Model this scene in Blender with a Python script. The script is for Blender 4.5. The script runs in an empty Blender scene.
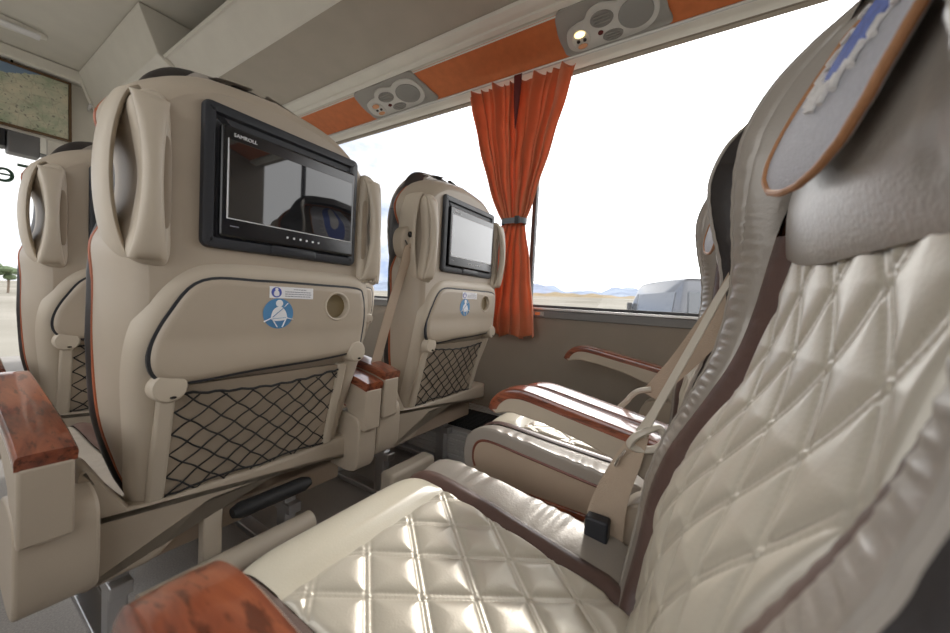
import bpy, math, random
import numpy as np
from mathutils import Matrix, Vector, Euler
random.seed(7); rng = np.random.default_rng(7)
S = bpy.context.scene
col = S.collection
CZ = .68                                   # eye height above the bus floor

# ------------------------------------------------------------------ materials
def nm(name):
    m = bpy.data.materials.new(name); m.use_nodes = True
    nt = m.node_tree; nt.nodes.clear()
    o = nt.nodes.new('ShaderNodeOutputMaterial')
    return m, nt, o
def L(nt, a, b): nt.links.new(a, b)
def N(nt, t, **k):
    n = nt.nodes.new(t)
    for a, b in k.items():
        if a in n.inputs: n.inputs[a].default_value = b
        else: setattr(n, a, b)
    return n
def c4(c): return (c[0], c[1], c[2], 1)
def mat(name, c, rough=.5, metal=0, spec=.5, coat=0, var=.06, scale=8, bump=0, bscale=60, sheen=0, trans=0, coat_rough=.05):
    m, nt, o = nm(name)
    p = N(nt, 'ShaderNodeBsdfPrincipled', Roughness=rough, Metallic=metal)
    p.inputs['Specular IOR Level'].default_value = spec
    p.inputs['Coat Weight'].default_value = coat; p.inputs['Coat Roughness'].default_value = coat_rough
    p.inputs['Sheen Weight'].default_value = sheen
    tc = N(nt, 'ShaderNodeTexCoord')
    n = N(nt, 'ShaderNodeTexNoise', Scale=scale, Detail=4)
    L(nt, tc.outputs['Object'], n.inputs['Vector'])
    r = N(nt, 'ShaderNodeValToRGB')
    r.color_ramp.elements[0].position = .3; r.color_ramp.elements[1].position = .7
    r.color_ramp.elements[0].color = c4([x*(1-var) for x in c]); r.color_ramp.elements[1].color = c4([min(1, x*(1+var)) for x in c])
    L(nt, n.outputs['Fac'], r.inputs['Fac']); L(nt, r.outputs['Color'], p.inputs['Base Color'])
    if bump:
        b = N(nt, 'ShaderNodeTexNoise', Scale=bscale, Detail=3)
        L(nt, tc.outputs['Object'], b.inputs['Vector'])
        bb = N(nt, 'ShaderNodeBump', Strength=bump, Distance=.002)
        L(nt, b.outputs['Fac'], bb.inputs['Height']); L(nt, bb.outputs['Normal'], p.inputs['Normal'])
    if trans:
        t = N(nt, 'ShaderNodeBsdfTranslucent'); t.inputs['Color'].default_value = c4(c)
        mx = N(nt, 'ShaderNodeMixShader', Fac=trans)
        L(nt, p.outputs[0], mx.inputs[1]); L(nt, t.outputs[0], mx.inputs[2]); L(nt, mx.outputs[0], o.inputs[0])
    else: L(nt, p.outputs[0], o.inputs[0])
    return m
def emis(name, c, s):
    m, nt, o = nm(name); e = N(nt, 'ShaderNodeEmission', Strength=s); e.inputs[0].default_value = c4(c)
    L(nt, e.outputs[0], o.inputs[0]); return m
def wood(name, c0, c1, c2, scale=14, stretch=(1, 1, 1), coat=1.0):
    m, nt, o = nm(name)
    p = N(nt, 'ShaderNodeBsdfPrincipled', Roughness=.3); p.inputs['Coat Weight'].default_value = coat; p.inputs['Coat Roughness'].default_value = .06
    tc = N(nt, 'ShaderNodeTexCoord'); mp = N(nt, 'ShaderNodeMapping'); mp.inputs['Scale'].default_value = stretch
    n = N(nt, 'ShaderNodeTexNoise', Scale=scale, Detail=8, Roughness=.65, Distortion=1.4)
    r = N(nt, 'ShaderNodeValToRGB'); e = r.color_ramp.elements
    e[0].position = .30; e[0].color = c4(c0); e[1].position = .68; e[1].color = c4(c2)
    k = e.new(.45); k.color = c4(c1)
    v = N(nt, 'ShaderNodeTexNoise', Scale=scale*5, Detail=3, Roughness=.6)
    r2 = N(nt, 'ShaderNodeValToRGB'); r2.color_ramp.elements[0].position = .36; r2.color_ramp.elements[1].position = .46
    r2.color_ramp.elements[0].color = (.25, .2, .18, 1); r2.color_ramp.elements[1].color = (1, 1, 1, 1)
    mx = N(nt, 'ShaderNodeMix', data_type='RGBA', blend_type='MULTIPLY'); mx.inputs[0].default_value = .8
    L(nt, tc.outputs['Object'], mp.inputs[0]); L(nt, mp.outputs[0], n.inputs['Vector']); L(nt, mp.outputs[0], v.inputs['Vector'])
    L(nt, n.outputs['Fac'], r.inputs['Fac']); L(nt, v.outputs['Fac'], r2.inputs['Fac'])
    L(nt, r.outputs['Color'], mx.inputs[6]); L(nt, r2.outputs['Color'], mx.inputs[7]); L(nt, mx.outputs[2], p.inputs['Base Color'])
    L(nt, p.outputs[0], o.inputs[0]); return m
def glass(name, tint=(1, 1, 1), refl=1.0):
    m, nt, o = nm(name)
    t = N(nt, 'ShaderNodeBsdfTransparent'); t.inputs[0].default_value = c4(tint)
    g = N(nt, 'ShaderNodeBsdfGlossy', Roughness=.02)
    lw = N(nt, 'ShaderNodeLayerWeight', Blend=.5); pw = N(nt, 'ShaderNodeMath', operation='POWER'); pw.inputs[1].default_value = 5
    f = N(nt, 'ShaderNodeMath', operation='MULTIPLY_ADD'); f.inputs[1].default_value = .5; f.inputs[2].default_value = .02
    L(nt, lw.outputs['Facing'], pw.inputs[0]); L(nt, pw.outputs[0], f.inputs[0])
    mx = N(nt, 'ShaderNodeMixShader')
    L(nt, f.outputs[0], mx.inputs[0]); L(nt, t.outputs[0], mx.inputs[1]); L(nt, g.outputs[0], mx.inputs[2]); L(nt, mx.outputs[0], o.inputs[0])
    return m

M = {}
M['shell'] = mat('beige_plastic', (.415, .35, .275), .42, spec=.45, var=.04, bump=.12, bscale=900)
M['shell2'] = mat('light_beige_plastic', (.49, .425, .34), .45, spec=.4, var=.04, bump=.1, bscale=900)
M['shelld'] = mat('recess_plastic', (.36, .295, .225), .5, var=.04)
M['cream'] = mat('cream_leather', (.72, .67, .545), .30, spec=.55, coat=.25, coat_rough=.25, var=.03, bump=.15, bscale=350)
M['quilt'] = mat('pearl_leather', (.64, .595, .50), .36, metal=.22, spec=.55, coat=.2, coat_rough=.3, var=.03, bump=.12, bscale=350)
M['grey'] = mat('taupe_leather', (.36, .325, .285), .34, metal=.12, spec=.55, coat=.25, coat_rough=.28, var=.05, bump=.2, bscale=260)
M['brown'] = mat('brown_leather', (.115, .068, .058), .36, spec=.5, coat=.2, coat_rough=.25, var=.1, bump=.2, bscale=260)
M['dark'] = mat('dark_leather', (.028, .023, .022), .42, var=.1, bump=.3, bscale=160)
M['pipe'] = mat('orange_piping', (.36, .10, .04), .4, spec=.4, var=.05)
M['brownpipe'] = mat('brown_piping', (.17, .055, .035), .4, var=.05)
M['tan'] = mat('tan_panel', (.42, .33, .25), .45, var=.04, bump=.1, bscale=300)
M['slate'] = mat('slate_plastic', (.022, .024, .03), .45, var=.08, bump=.2, bscale=1200)
M['black'] = mat('black_plastic', (.008, .008, .010), .25, spec=.6, var=.05)
M['screen'] = mat('black_screen_glass', (.012, .013, .015), .03, spec=1.0, coat=1.0, coat_rough=.0, var=.02)
M['net'] = mat('black_elastic_cord', (.008, .008, .009), .7, var=.1)
M['metal'] = mat('brushed_metal', (.55, .55, .56), .32, metal=1, var=.05)
M['chrome'] = mat('chrome', (.8, .8, .8), .12, metal=1, var=.02)
M['mwood'] = wood('mahogany_veneer', (.05, .012, .006), (.19, .045, .02), (.33, .095, .04), 9, (3, .5, 3))
M['burl'] = wood('burl_veneer', (.10, .022, .008), (.36, .075, .018), (.55, .15, .04), 16)
M['white'] = mat('white_print', (.82, .82, .84), .5, var=.02)
M['silver'] = mat('silver_print', (.75, .75, .76), .4, var=.02)
M['blue'] = mat('blue_print', (.08, .24, .46), .5, var=.04)
M['blue2'] = mat('royal_blue_print', (.07, .10, .42), .5, var=.04)
M['ink'] = mat('grey_ink', (.25, .25, .30), .6, var=.05)
M['belt'] = mat('beige_webbing', (.46, .36, .27), .75, var=.05, bump=.6, bscale=500)
M['beltd'] = mat('taupe_webbing', (.36, .30, .25), .75, var=.05, bump=.6, bscale=500)
M['beltclip'] = mat('ivory_plastic', (.55, .50, .42), .4, var=.04)
M['wallp'] = mat('wall_panel_vinyl', (.285, .24, .19), .6, var=.04, bump=.25, bscale=400)
M['ceil'] = mat('ceiling_vinyl', (.68, .66, .60), .7, var=.03, bump=.2, bscale=300)
M['bin'] = mat('bin_cloth', (.45, .415, .36), .8, var=.04, bump=.3, bscale=600)
M['lip'] = mat('pale_plastic', (.80, .785, .73), .45, var=.03)
M['rackin'] = mat('rack_interior', (.22, .205, .185), .8, var=.05)  # shade inside the open rack put into a darker base colour
M['orange'] = mat('orange_suede', (.62, .175, .05), .8, var=.07, scale=30, sheen=.2)
M['panelg'] = mat('grey_panel_plastic', (.35, .34, .32), .5, var=.04)
M['panelw'] = mat('pale_grey_panel_plastic', (.62, .61, .59), .4, var=.03)
M['vent'] = mat('vent_grey', (.27, .265, .255), .5, var=.04)
M['alu'] = mat('aluminium_profile', (.62, .61, .60), .38, metal=.6, var=.04)
M['rubber'] = mat('black_rubber', (.012, .012, .013), .6, var=.2, bump=.4, bscale=90)
M['frame'] = mat('window_rubber', (.045, .045, .05), .5, var=.1)
M['sill'] = mat('grey_sill', (.19, .185, .18), .5, var=.05)
M['carpet'] = mat('grey_carpet', (.42, .395, .37), .95, var=.18, scale=320, bump=1, bscale=900)
M['curtain'] = mat('orange_satin_curtain', (.75, .25, .115), .5, spec=.4, var=.05, scale=20, sheen=.3, trans=.32)
M['darkred'] = mat('dark_red_sheet', (.12, .012, .012), .7, var=.1)
M['tie'] = mat('grey_strap', (.16, .18, .20), .5, var=.05)
M['glass'] = glass('window_glass')
M['glow'] = emis('warm_lamp', (1, .72, .30), 3.0)
M['lens'] = mat('amber_lens', (.75, .38, .20), .25, var=.05)
M['flap'] = mat('woven_headrest_cover', (.55, .555, .60), .8, var=.08, scale=300, bump=1, bscale=500)
M['emb'] = mat('white_embroidery', (.78, .76, .74), .8, var=.1, scale=200, bump=1, bscale=250)
M['flapb'] = mat('blue_embroidery', (.10, .16, .50), .7, var=.3, scale=160, bump=1, bscale=300)
M['trimo'] = mat('orange_braid', (.42, .20, .09), .6, var=.1, scale=300)
M['trimy'] = mat('yellow_braid', (.75, .60, .25), .6, var=.1, scale=300)
M['van'] = mat('van_grey_paint', (.085, .092, .11), .35, metal=.2, coat=.6, var=.04)
M['vanglass'] = mat('van_dark_glass', (.05, .06, .075), .08, spec=.8, var=.05)
M['red'] = mat('tail_light_red', (.75, .05, .05), .3, var=.05)
M['tyre'] = mat('tyre', (.02, .02, .02), .8)
M['orangelabel'] = mat('orange_label', (.7, .25, .1), .5)
M['leaf'] = mat('tree_leaf', (.10, .14, .07), .8, var=.4)
M['bark'] = mat('bark', (.16, .12, .09), .9)
M['hill'] = mat('far_hills', (.25, .29, .37), 1, spec=0, var=.22, scale=.02)  # distance haze put into the blue-grey base colour
M['plateau'] = mat('dry_ridge', (.27, .22, .15), 1, spec=0, var=.25, scale=.1)

def map_material():
    m, nt, o = nm('printed_map')
    p = N(nt, 'ShaderNodeBsdfPrincipled', Roughness=.35)
    tc = N(nt, 'ShaderNodeTexCoord')
    a = N(nt, 'ShaderNodeTexNoise', Scale=7, Detail=8, Roughness=.7)
    r = N(nt, 'ShaderNodeValToRGB'); e = r.color_ramp.elements
    e[0].position = .36; e[0].color = (.38, .47, .33, 1); e[1].position = .66; e[1].color = (.74, .70, .55, 1)
    k = e.new(.5); k.color = (.60, .61, .48, 1)
    v = N(nt, 'ShaderNodeTexVoronoi', Scale=16, feature='DISTANCE_TO_EDGE')
    r2 = N(nt, 'ShaderNodeValToRGB'); r2.color_ramp.elements[0].color = (.45, .36, .3, 1); r2.color_ramp.elements[1].color = (1, 1, 1, 1); r2.color_ramp.elements[1].position = .035
    w = N(nt, 'ShaderNodeTexNoise', Scale=60, Detail=2)
    r3 = N(nt, 'ShaderNodeValToRGB'); r3.color_ramp.elements[0].position = .33; r3.color_ramp.elements[1].position = .38
    r3.color_ramp.elements[0].color = (.06, .07, .09, 1); r3.color_ramp.elements[1].color = (1, 1, 1, 1)
    m1 = N(nt, 'ShaderNodeMix', data_type='RGBA', blend_type='MULTIPLY'); m1.inputs[0].default_value = .35
    m2 = N(nt, 'ShaderNodeMix', data_type='RGBA', blend_type='MULTIPLY'); m2.inputs[0].default_value = .55
    for n in (a, v, w): L(nt, tc.outputs['Object'], n.inputs['Vector'])
    L(nt, a.outputs['Fac'], r.inputs[0]); L(nt, v.outputs['Distance'], r2.inputs[0]); L(nt, w.outputs['Fac'], r3.inputs[0])
    L(nt, r.outputs[0], m1.inputs[6]); L(nt, r2.outputs[0], m1.inputs[7]); L(nt, m1.outputs[2], m2.inputs[6]); L(nt, r3.outputs[0], m2.inputs[7])
    # sea along the upper left
    sx = N(nt, 'ShaderNodeSeparateXYZ'); L(nt, tc.outputs['Object'], sx.inputs[0])
    ad = N(nt, 'ShaderNodeMath', operation='MULTIPLY_ADD'); ad.inputs[1].default_value = -.42; L(nt, sx.outputs['X'], ad.inputs[0]); L(nt, sx.outputs['Z'], ad.inputs[2])
    ad2 = N(nt, 'ShaderNodeMath', operation='MULTIPLY_ADD'); ad2.inputs[1].default_value = .09; L(nt, a.outputs['Fac'], ad2.inputs[0]); L(nt, ad.outputs[0], ad2.inputs[2])
    g = N(nt, 'ShaderNodeMath', operation='GREATER_THAN'); g.inputs[1].default_value = .085; L(nt, ad2.outputs[0], g.inputs[0])
    m3 = N(nt, 'ShaderNodeMix', data_type='RGBA'); m3.inputs[7].default_value = (.22, .32, .48, 1)
    L(nt, g.outputs[0], m3.inputs[0]); L(nt, m2.outputs[2], m3.inputs[6]); L(nt, m3.outputs[2], p.inputs['Base Color'])
    L(nt, p.outputs[0], o.inputs[0]); return m
M['map'] = map_material()
def ground_material():
    m, nt, o = nm('dry_ground')
    p = N(nt, 'ShaderNodeBsdfPrincipled', Roughness=1); p.inputs['Specular IOR Level'].default_value = 0
    tc = N(nt, 'ShaderNodeTexCoord')
    mp = N(nt, 'ShaderNodeMapping'); mp.inputs['Scale'].default_value = (1, 1, 1)
    n = N(nt, 'ShaderNodeTexNoise', Scale=.05, Detail=8, Roughness=.6)
    r = N(nt, 'ShaderNodeValToRGB'); e = r.color_ramp.elements
    e[0].position = .35; e[0].color = (.19, .18, .15, 1); e[1].position = .65; e[1].color = (.33, .31, .275, 1)
    L(nt, tc.outputs['Object'], mp.inputs[0]); L(nt, mp.outputs[0], n.inputs['Vector']); L(nt, n.outputs['Fac'], r.inputs[0]); L(nt, r.outputs[0], p.inputs['Base Color'])
    L(nt, p.outputs[0], o.inputs[0]); return m
M['ground'] = ground_material()

# ------------------------------------------------------------------ mesh helpers
class MB:
    """collects pieces of one mesh"""
    def __init__(s): s.v = []; s.f = []; s.n = 0
    def add(s, v, f):
        v = np.asarray(v, float).reshape(-1, 3)
        s.v.append(v); s.f += [tuple(i+s.n for i in q) for q in f]; s.n += len(v); return s
    def grid(s, X, Y, Z, wrap_u=False, wrap_v=False, caps=False):
        nu, nv = X.shape
        v = np.stack([X, Y, Z], -1).reshape(-1, 3); f = []
        for i in range(nu if wrap_u else nu-1):
            a, b = i*nv, ((i+1) % nu)*nv
            for j in range(nv if wrap_v else nv-1):
                k = (j+1) % nv
                f.append((a+j, b+j, b+k, a+k))
        if caps:
            f.append(tuple(range(nv))); f.append(tuple((nu-1)*nv+j for j in range(nv))[::-1])
        return s.add(v, f)
    def box(s, x0, x1, y0, y1, z0, z1):
        v = [(x, y, z) for x in (x0, x1) for y in (y0, y1) for z in (z0, z1)]
        f = [(0, 1, 3, 2), (4, 6, 7, 5), (0, 4, 5, 1), (2, 3, 7, 6), (0, 2, 6, 4), (1, 5, 7, 3)]
        return s.add(v, f)
    def tube(s, pts, r, seg=8, caps=True, closed=False, flat=1.0):
        P = np.asarray(pts, float); n = len(P); r = np.broadcast_to(np.asarray(r, float), (n,))
        if closed: T = np.roll(P, -1, 0)-np.roll(P, 1, 0)
        else: T = np.gradient(P, axis=0)
        T /= np.linalg.norm(T, axis=1)[:, None]+1e-12
        up = np.array([0, 0, 1.]) if abs(T[0][2]) < .9 else np.array([1., 0, 0])
        A = []; u = np.cross(T[0], up); u /= np.linalg.norm(u)
        for t in T:
            u = u-t*np.dot(u, t); u /= np.linalg.norm(u)+1e-12; A.append((u, np.cross(t, u)))
        th = np.linspace(0, 2*np.pi, seg, endpoint=False)
        V = np.array([[P[i]+r[i]*(math.cos(a)*A[i][0]+flat*math.sin(a)*A[i][1]) for a in th] for i in range(n)])
        return s.grid(V[..., 0], V[..., 1], V[..., 2], wrap_u=closed, wrap_v=True, caps=caps and not closed)
    def ribbon(s, pts, wid, th, wdir):
        """flat strap: pts centre line, wid half width(s), wdir width directions"""
        P = np.asarray(pts, float); n = len(P); W = np.broadcast_to(np.asarray(wdir, float), (n, 3))
        W = W/np.linalg.norm(W, axis=1)[:, None]; wid = np.broadcast_to(wid, (n,))[:, None]
        T = np.gradient(P, axis=0); Nn = np.cross(T, W); Nn /= np.linalg.norm(Nn, axis=1)[:, None]+1e-12
        R = np.stack([P-W*wid-Nn*th, P+W*wid-Nn*th, P+W*wid+Nn*th, P-W*wid+Nn*th], 1)
        return s.grid(R[..., 0], R[..., 1], R[..., 2], wrap_v=True, caps=True)
    def lathe(s, prof, c, axis='y', seg=24, sx=1, sz=1):
        th = np.linspace(0, 2*np.pi, seg, endpoint=False)
        pr = np.asarray(prof, float)
        R, H = pr[:, 0][:, None], pr[:, 1][:, None]+0*th
        a, b = R*np.cos(th)*sx, R*np.sin(th)*sz
        X, Y, Z = {'y': (a, H, b), 'z': (a, b, H), 'x': (H, a, b)}[axis]
        return s.grid(X+c[0], Y+c[1], Z+c[2], wrap_v=True, caps=True)
    def slab(s, out, layers, fy=None, seg=None, close_first=True, close_last=True, xfill=False):
        """out: 2-D outline (x,z); layers: (inset, y).  Inset along the outline's normal."""
        O = np.asarray(out, float)
        t = np.roll(O, -1, 0)-np.roll(O, 1, 0); nn = np.stack([t[:, 1], -t[:, 0]], 1); nn /= np.linalg.norm(nn, axis=1)[:, None]+1e-12
        ar = .5*np.sum(O[:, 0]*np.roll(O[:, 1], -1)-np.roll(O[:, 0], -1)*O[:, 1])
        if ar < 0: nn = -nn
        rings = []
        for ins, y in layers:
            q = O-nn*ins
            yy = np.full(len(O), float(y))
            if fy is not None: yy = yy+fy(q[:, 0], q[:, 1])
            rings.append(np.stack([q[:, 0], yy, q[:, 1]], 1))
        if xfill: close_last = False
        R = np.array(rings)
        s.grid(R[..., 0], R[..., 1], R[..., 2], wrap_v=True)
        base = s.n-R.shape[0]*R.shape[1]; m = R.shape[1]
        if close_first: s.f.append(tuple(base+j for j in range(m)))
        if close_last: s.f.append(tuple(base+(R.shape[0]-1)*m+j for j in range(m))[::-1])
        if xfill: s.fillgrid(O-nn*layers[-1][0], layers[-1][1], fy, *(xfill if isinstance(xfill, tuple) else ()))
        return s
    def fillgrid(s, out, y, fy=None, nx=60, nz=60, hole=None):
        O = np.asarray(out, float); z0, z1 = O[:, 1].min(), O[:, 1].max(); A, B = O, np.roll(O, -1, 0)
        zs = z0+(z1-z0)*(.5-.5*np.cos(np.linspace(0.02, np.pi-.02, nz))); rows = []
        for z in zs:
            m = ((A[:, 1]-z)*(B[:, 1]-z)) <= 0; a, b_ = A[m], B[m]; dz = np.where(abs(b_[:, 1]-a[:, 1]) < 1e-9, 1, b_[:, 1]-a[:, 1])
            xx = a[:, 0]+(b_[:, 0]-a[:, 0])*np.clip((z-a[:, 1])/dz, 0, 1); rows.append(np.linspace(xx.min(), xx.max(), nx))
        X = np.array(rows); Z = zs[:, None]+0*X; Y = y+0*X
        if fy is not None: Y = Y+fy(X, Z)
        n0 = len(s.f); s.grid(X, Y, Z)
        if hole:
            V = np.stack([X, Z], -1).reshape(-1, 2); base = s.n-len(V)
            keep = [q for q in s.f[n0:] if np.hypot(*(V[[i-base for i in q]].mean(0)-np.array(hole[:2]))) > hole[2]]
            s.f = s.f[:n0]+keep
        return s
    def mesh(s, name, m, smooth=True, angle=40, T=None, subsurf=0):
        v = np.concatenate(s.v) if s.v else np.zeros((0, 3))
        if T is not None: v = T(v)
        me = bpy.data.meshes.new(name); me.from_pydata(v.tolist(), [], s.f); me.update()
        import bmesh
        b = bmesh.new(); b.from_mesh(me); bmesh.ops.remove_doubles(b, verts=b.verts, dist=1e-6)
        bmesh.ops.recalc_face_normals(b, faces=b.faces); b.to_mesh(me); b.free()
        me.materials.append(m)
        if smooth:
            me.polygons.foreach_set('use_smooth', [True]*len(me.polygons))
            me.set_sharp_from_angle(angle=math.radians(angle))
        return me
    def obj(s, name, m, parent=None, smooth=True, angle=40, T=None, bevel=0, loc=None):
        me = s.mesh(name, m, smooth, angle, T)
        o = bpy.data.objects.new(name, me); col.objects.link(o)
        if parent is not None: o.parent = parent
        if loc is not None: o.location = loc
        if bevel:
            b = o.modifiers.new('bevel', 'BEVEL'); b.width = bevel; b.segments = 3; b.limit_method = 'ANGLE'
        return o
def empty(name, loc=(0, 0, 0), rot=(0, 0, 0), label=None, cat=None, group=None):
    o = bpy.data.objects.new(name, None); col.objects.link(o); o.location = loc; o.rotation_euler = rot; o.empty_display_size = .05
    tag(o, label, cat, group); return o
def tag(o, label=None, cat=None, group=None):
    if label: o['label'] = label
    if cat: o['category'] = cat
    if group: o['group'] = group
    return o
def struct(o): o['kind'] = 'structure'; return o
def copy_tree(o, parent=None):
    c = o.copy(); col.objects.link(c)
    if parent is not None: c.parent = parent
    for ch in list(o.children): copy_tree(ch, c)
    return c
def catmull(pts, n=8, closed=True):
    P = np.asarray(pts, float); out = []; m = len(P)
    rngi = range(m) if closed else range(m-1)
    for i in rngi:
        if closed: p0, p1, p2, p3 = P[(i-1) % m], P[i], P[(i+1) % m], P[(i+2) % m]
        else: p0, p1, p2, p3 = P[max(i-1, 0)], P[i], P[i+1], P[min(i+2, m-1)]
        for k in range(n):
            t = k/n
            out.append(.5*((2*p1)+(-p0+p2)*t+(2*p0-5*p1+4*p2-p3)*t*t+(-p0+3*p1-3*p2+p3)*t**3))
    if not closed: out.append(P[-1])
    return np.array(out)
def rrect(x0, x1, z0, z1, r, n=6):
    out = []
    for cx, cz, a0 in ((x1-r, z1-r, 0), (x0+r, z1-r, 90), (x0+r, z0+r, 180), (x1-r, z0+r, 270)):
        for k in range(n+1):
            a = math.radians(a0+90*k/n); out.append((cx+r*math.cos(a), cz+r*math.sin(a)))
    return np.array(out)
def sm(a, b, x):
    t = np.clip((x-a)/(b-a), 0, 1); return t*t*(3-2*t)
def text_obj(name, body, size, m, parent, matrix, depth=.0004, sx=1):
    cu = bpy.data.curves.new(name, 'FONT'); cu.body = body; cu.size = size; cu.extrude = depth; cu.align_x = 'CENTER'; cu.align_y = 'CENTER'
    t = bpy.data.objects.new(name, cu); col.objects.link(t)
    bpy.context.view_layer.update()
    me = bpy.data.meshes.new_from_object(t); bpy.data.objects.remove(t)
    me.materials.clear(); me.materials.append(m)
    o = bpy.data.objects.new(name, me); col.objects.link(o); o.parent = parent
    o.matrix_local = matrix @ Matrix.Diagonal((sx, 1, 1, 1)); return o

# ------------------------------------------------------------------ the seat
# seat frame: origin on the floor, x across, +y the way it faces, rear face of the back at y=0
_wz = np.array([.256, .272, .300, .34, .38, .46, .58, .68, .735, .765, .80, .84, .88, .912, .940, .970, 1.004, 1.030, 1.050, 1.062])
_ww = np.array([.120, .160, .186, .202, .214, .232, .240, .240, .243, .234, .220, .216, .220, .234, .238, .226, .196, .158, .105, .0])
def half_outline(wz, ww, n=60):
    P = catmull(np.stack([ww, wz], 1), 5, closed=False)
    return P
def shell_outline(grow=0, dz=0):
    P = half_outline(_wz, _ww)
    P[:, 0] = np.maximum(P[:, 0], 0)
    R = P[:-1]; Lf = P[:-1][::-1].copy(); Lf[:, 0] *= -1
    O = np.concatenate([R, [[0, _wz[-1]]], Lf])
    if grow: 
        O[:, 0] *= (1+grow/.25)
    O[:, 1] += dz*sm(.8, 1.03, O[:, 1])
    return O
def yrear(x, z):                            # the lower back bellies forward
    return .072*(1-sm(.28, .62, z))
OUT = shell_outline()
PIV = (.09, .28)                            # recline pivot (y, z)

def back_group(root):
    """the reclining back: every mesh is a child of root, tilted copies get their own transform later"""
    g = []
    # ---- shell
    b = MB(); b.slab(OUT, [(0, .100), (0, .078), (.006, .046), (.014, .027), (.024, .012), (.034, .004), (.042, .001)], xfill=True, close_first=False)
    
    def bend(v): v = v.copy(); v[:, 1] += yrear(v[:, 0], v[:, 2])*np.clip(1-v[:, 1]/.085, 0, 1); return v
    sh = b.obj('back_shell', M['shell'], root, angle=60, T=bend); g.append(sh)
    # raised moulding that frames tray and pocket
    arch = catmull([(-.188, .290), (-.208, .42), (-.220, .56), (-.200, .645), (-.150, .705), (-.08, .722), (.08, .724), (.185, .722), (.222, .69), (.222, .58), (.208, .42), (.188, .290), (.1, .280), (-.1, .280)], 7)
    b = MB(); b.slab(arch, [(-.006, .012), (-.002, .004), (.004, -.004), (.012, -.009), (.024, -.011), (.034, -.008), (.040, -.0045)], fy=yrear)
    o = b.obj('shell_moulding', M['shell2'], sh, angle=60)
    # ---- piping, side band
    O2 = OUT.copy(); P3 = np.stack([O2[:, 0]*(.992-.06*np.exp(-((O2[:, 1]-.84)/.05)**2)), .106+0*O2[:, 0], O2[:, 1]-.004*(O2[:, 1] > .95)], 1)
    b = MB(); b.tube(P3, .0042, 8, closed=True); g.append(b.obj('piping', M['pipe'], root))
    # ---- front cushion work
    TOP = 1.088
    def w(s):                               # half width of the upholstery
        zz = np.interp(s, [.28, TOP], [.28, 1.047]); zz = .28+(s-.28)*(1.0470-.28)/(TOP-.28)
        return np.interp(zz, [.28, .31, .34, .38, .46, .58, .68, .76, .86, .95, .975, 1.00, 1.020, 1.036, 1.047], [.150, .190, .208, .222, .238, .244, .240, .216, .194, .186, .180, .167, .143, .100, .0])
    def yc(s): return .113+sum(np.interp(s+q, [.28, .36, .43, .50, .57, .64, .70, .76, .82, 1.2], [0, .004, .015, .012, -.004, -.017, -.017, -.008, 0, 0]) for q in np.linspace(-.025, .025, 5))/5-.03*sm(.80, 1.08, s)
    def H(s): return sum(np.interp(s+q, [.28, .35, .5, .62, .70, .76, .835, .895, .95, 1.01, 1.05, TOP], [.010, .011, .012, .022, .030, .036, .060, .088, .096, .084, .055, .014]) for q in np.linspace(-.03, .03, 7))/7
    def aa(s): return np.minimum(np.interp(s, [.28, .36, .5, .65, .75, 1.1], [.150, .168, .176, .172, .168, .160]), w(s)*.62)
    def bb(s): return aa(s)+np.minimum(.036, w(s)*.14)
    sg = np.linspace(.285, TOP-.002, 210)
    # bolsters
    for sd in (-1, 1):
        t = np.linspace(0, .76, 30)[:, None]; s = sg[None, :]
        Ws, B, h = w(s), bb(s), H(s)
        x = B+(Ws-B)*(1-(1-t)**1.0)
        bump = np.sin(np.clip(t*1.02, 0, 1)**.75*np.pi*.5)**.8
        drop = .028*sm(.72, 1.0, t)
        wr = .0017*np.sin(s*2*np.pi/.013+2.5*np.sin(s*31)+1.2*np.sin(s*77)+t*2)*np.exp(-((t-.34)/.22)**2)*sm(.36, .42, s)*(1-sm(.80, .86, s))
        wr += .0007*np.sin(s*2*np.pi/.031+3*np.sin(s*23)+t*5)*np.exp(-((t-.6)/.25)**2)*sm(.36, .42, s)*(1-sm(.9, .95, s))
        y = yc(s)+.008+(h-.008)*bump-drop*.8+wr
        # seam line on the wing
        y = y-.004*np.exp(-((t-.42)/.02)**2)*sm(.76, .82, s)*(1-sm(1.0, 1.05, s))
        b = MB(); b.grid(sd*x, y, s+0*t)
        g.append(b.obj('bolster', M['grey'], root, angle=80))
        yedge = y[-1]; xe = x[-1]
        t2 = np.linspace(0, 1, 12)[:, None]
        zb = .28+(sg-.28)*(1.060-.28)/(TOP-.28)
        yb = .101+0*zb
        xb = np.interp(zb, half_outline(_wz, _ww)[:, 1], half_outline(_wz, _ww)[:, 0])*.985
        X = xe[None, :]*(1-t2)+xb[None, :]*t2+.014*np.sin(t2*np.pi)*(sg[None, :] < .95); Y = yedge[None, :]*(1-t2)+yb[None, :]*t2; Z = sg[None, :]*(1-t2)+zb[None, :]*t2
        b = MB(); b.grid(sd*X, Y, Z); g.append(b.obj('side_band', M['dark'], root, angle=80))
        # light piping where bolster and band meet
        b = MB(); b.tube(np.stack([sd*(xe+.001), yedge, sg], 1)[::2], .0035, 6); g.append(b.obj('edge_piping', M['grey'], root))
        # brown strip
        t = np.linspace(0, 1, 10)[:, None]; A = aa(s); SL = s
        x = A+(B-A)*t; y = yc(s)-.006+.003*np.sin(t*np.pi)+.014*t+.0004*np.sin(s*2*np.pi/.016+np.sin(s*30))*sm(.36, .42, s)*np.sin(t*np.pi)
        y = y-.004*(1-t)**3
        k = sg < .80
        b = MB(); b.grid(sd*x[:, k], y[:, k], (s+0*t)[:, k]); g.append(b.obj('brown_strip', M['brown'], root, angle=80))
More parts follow.
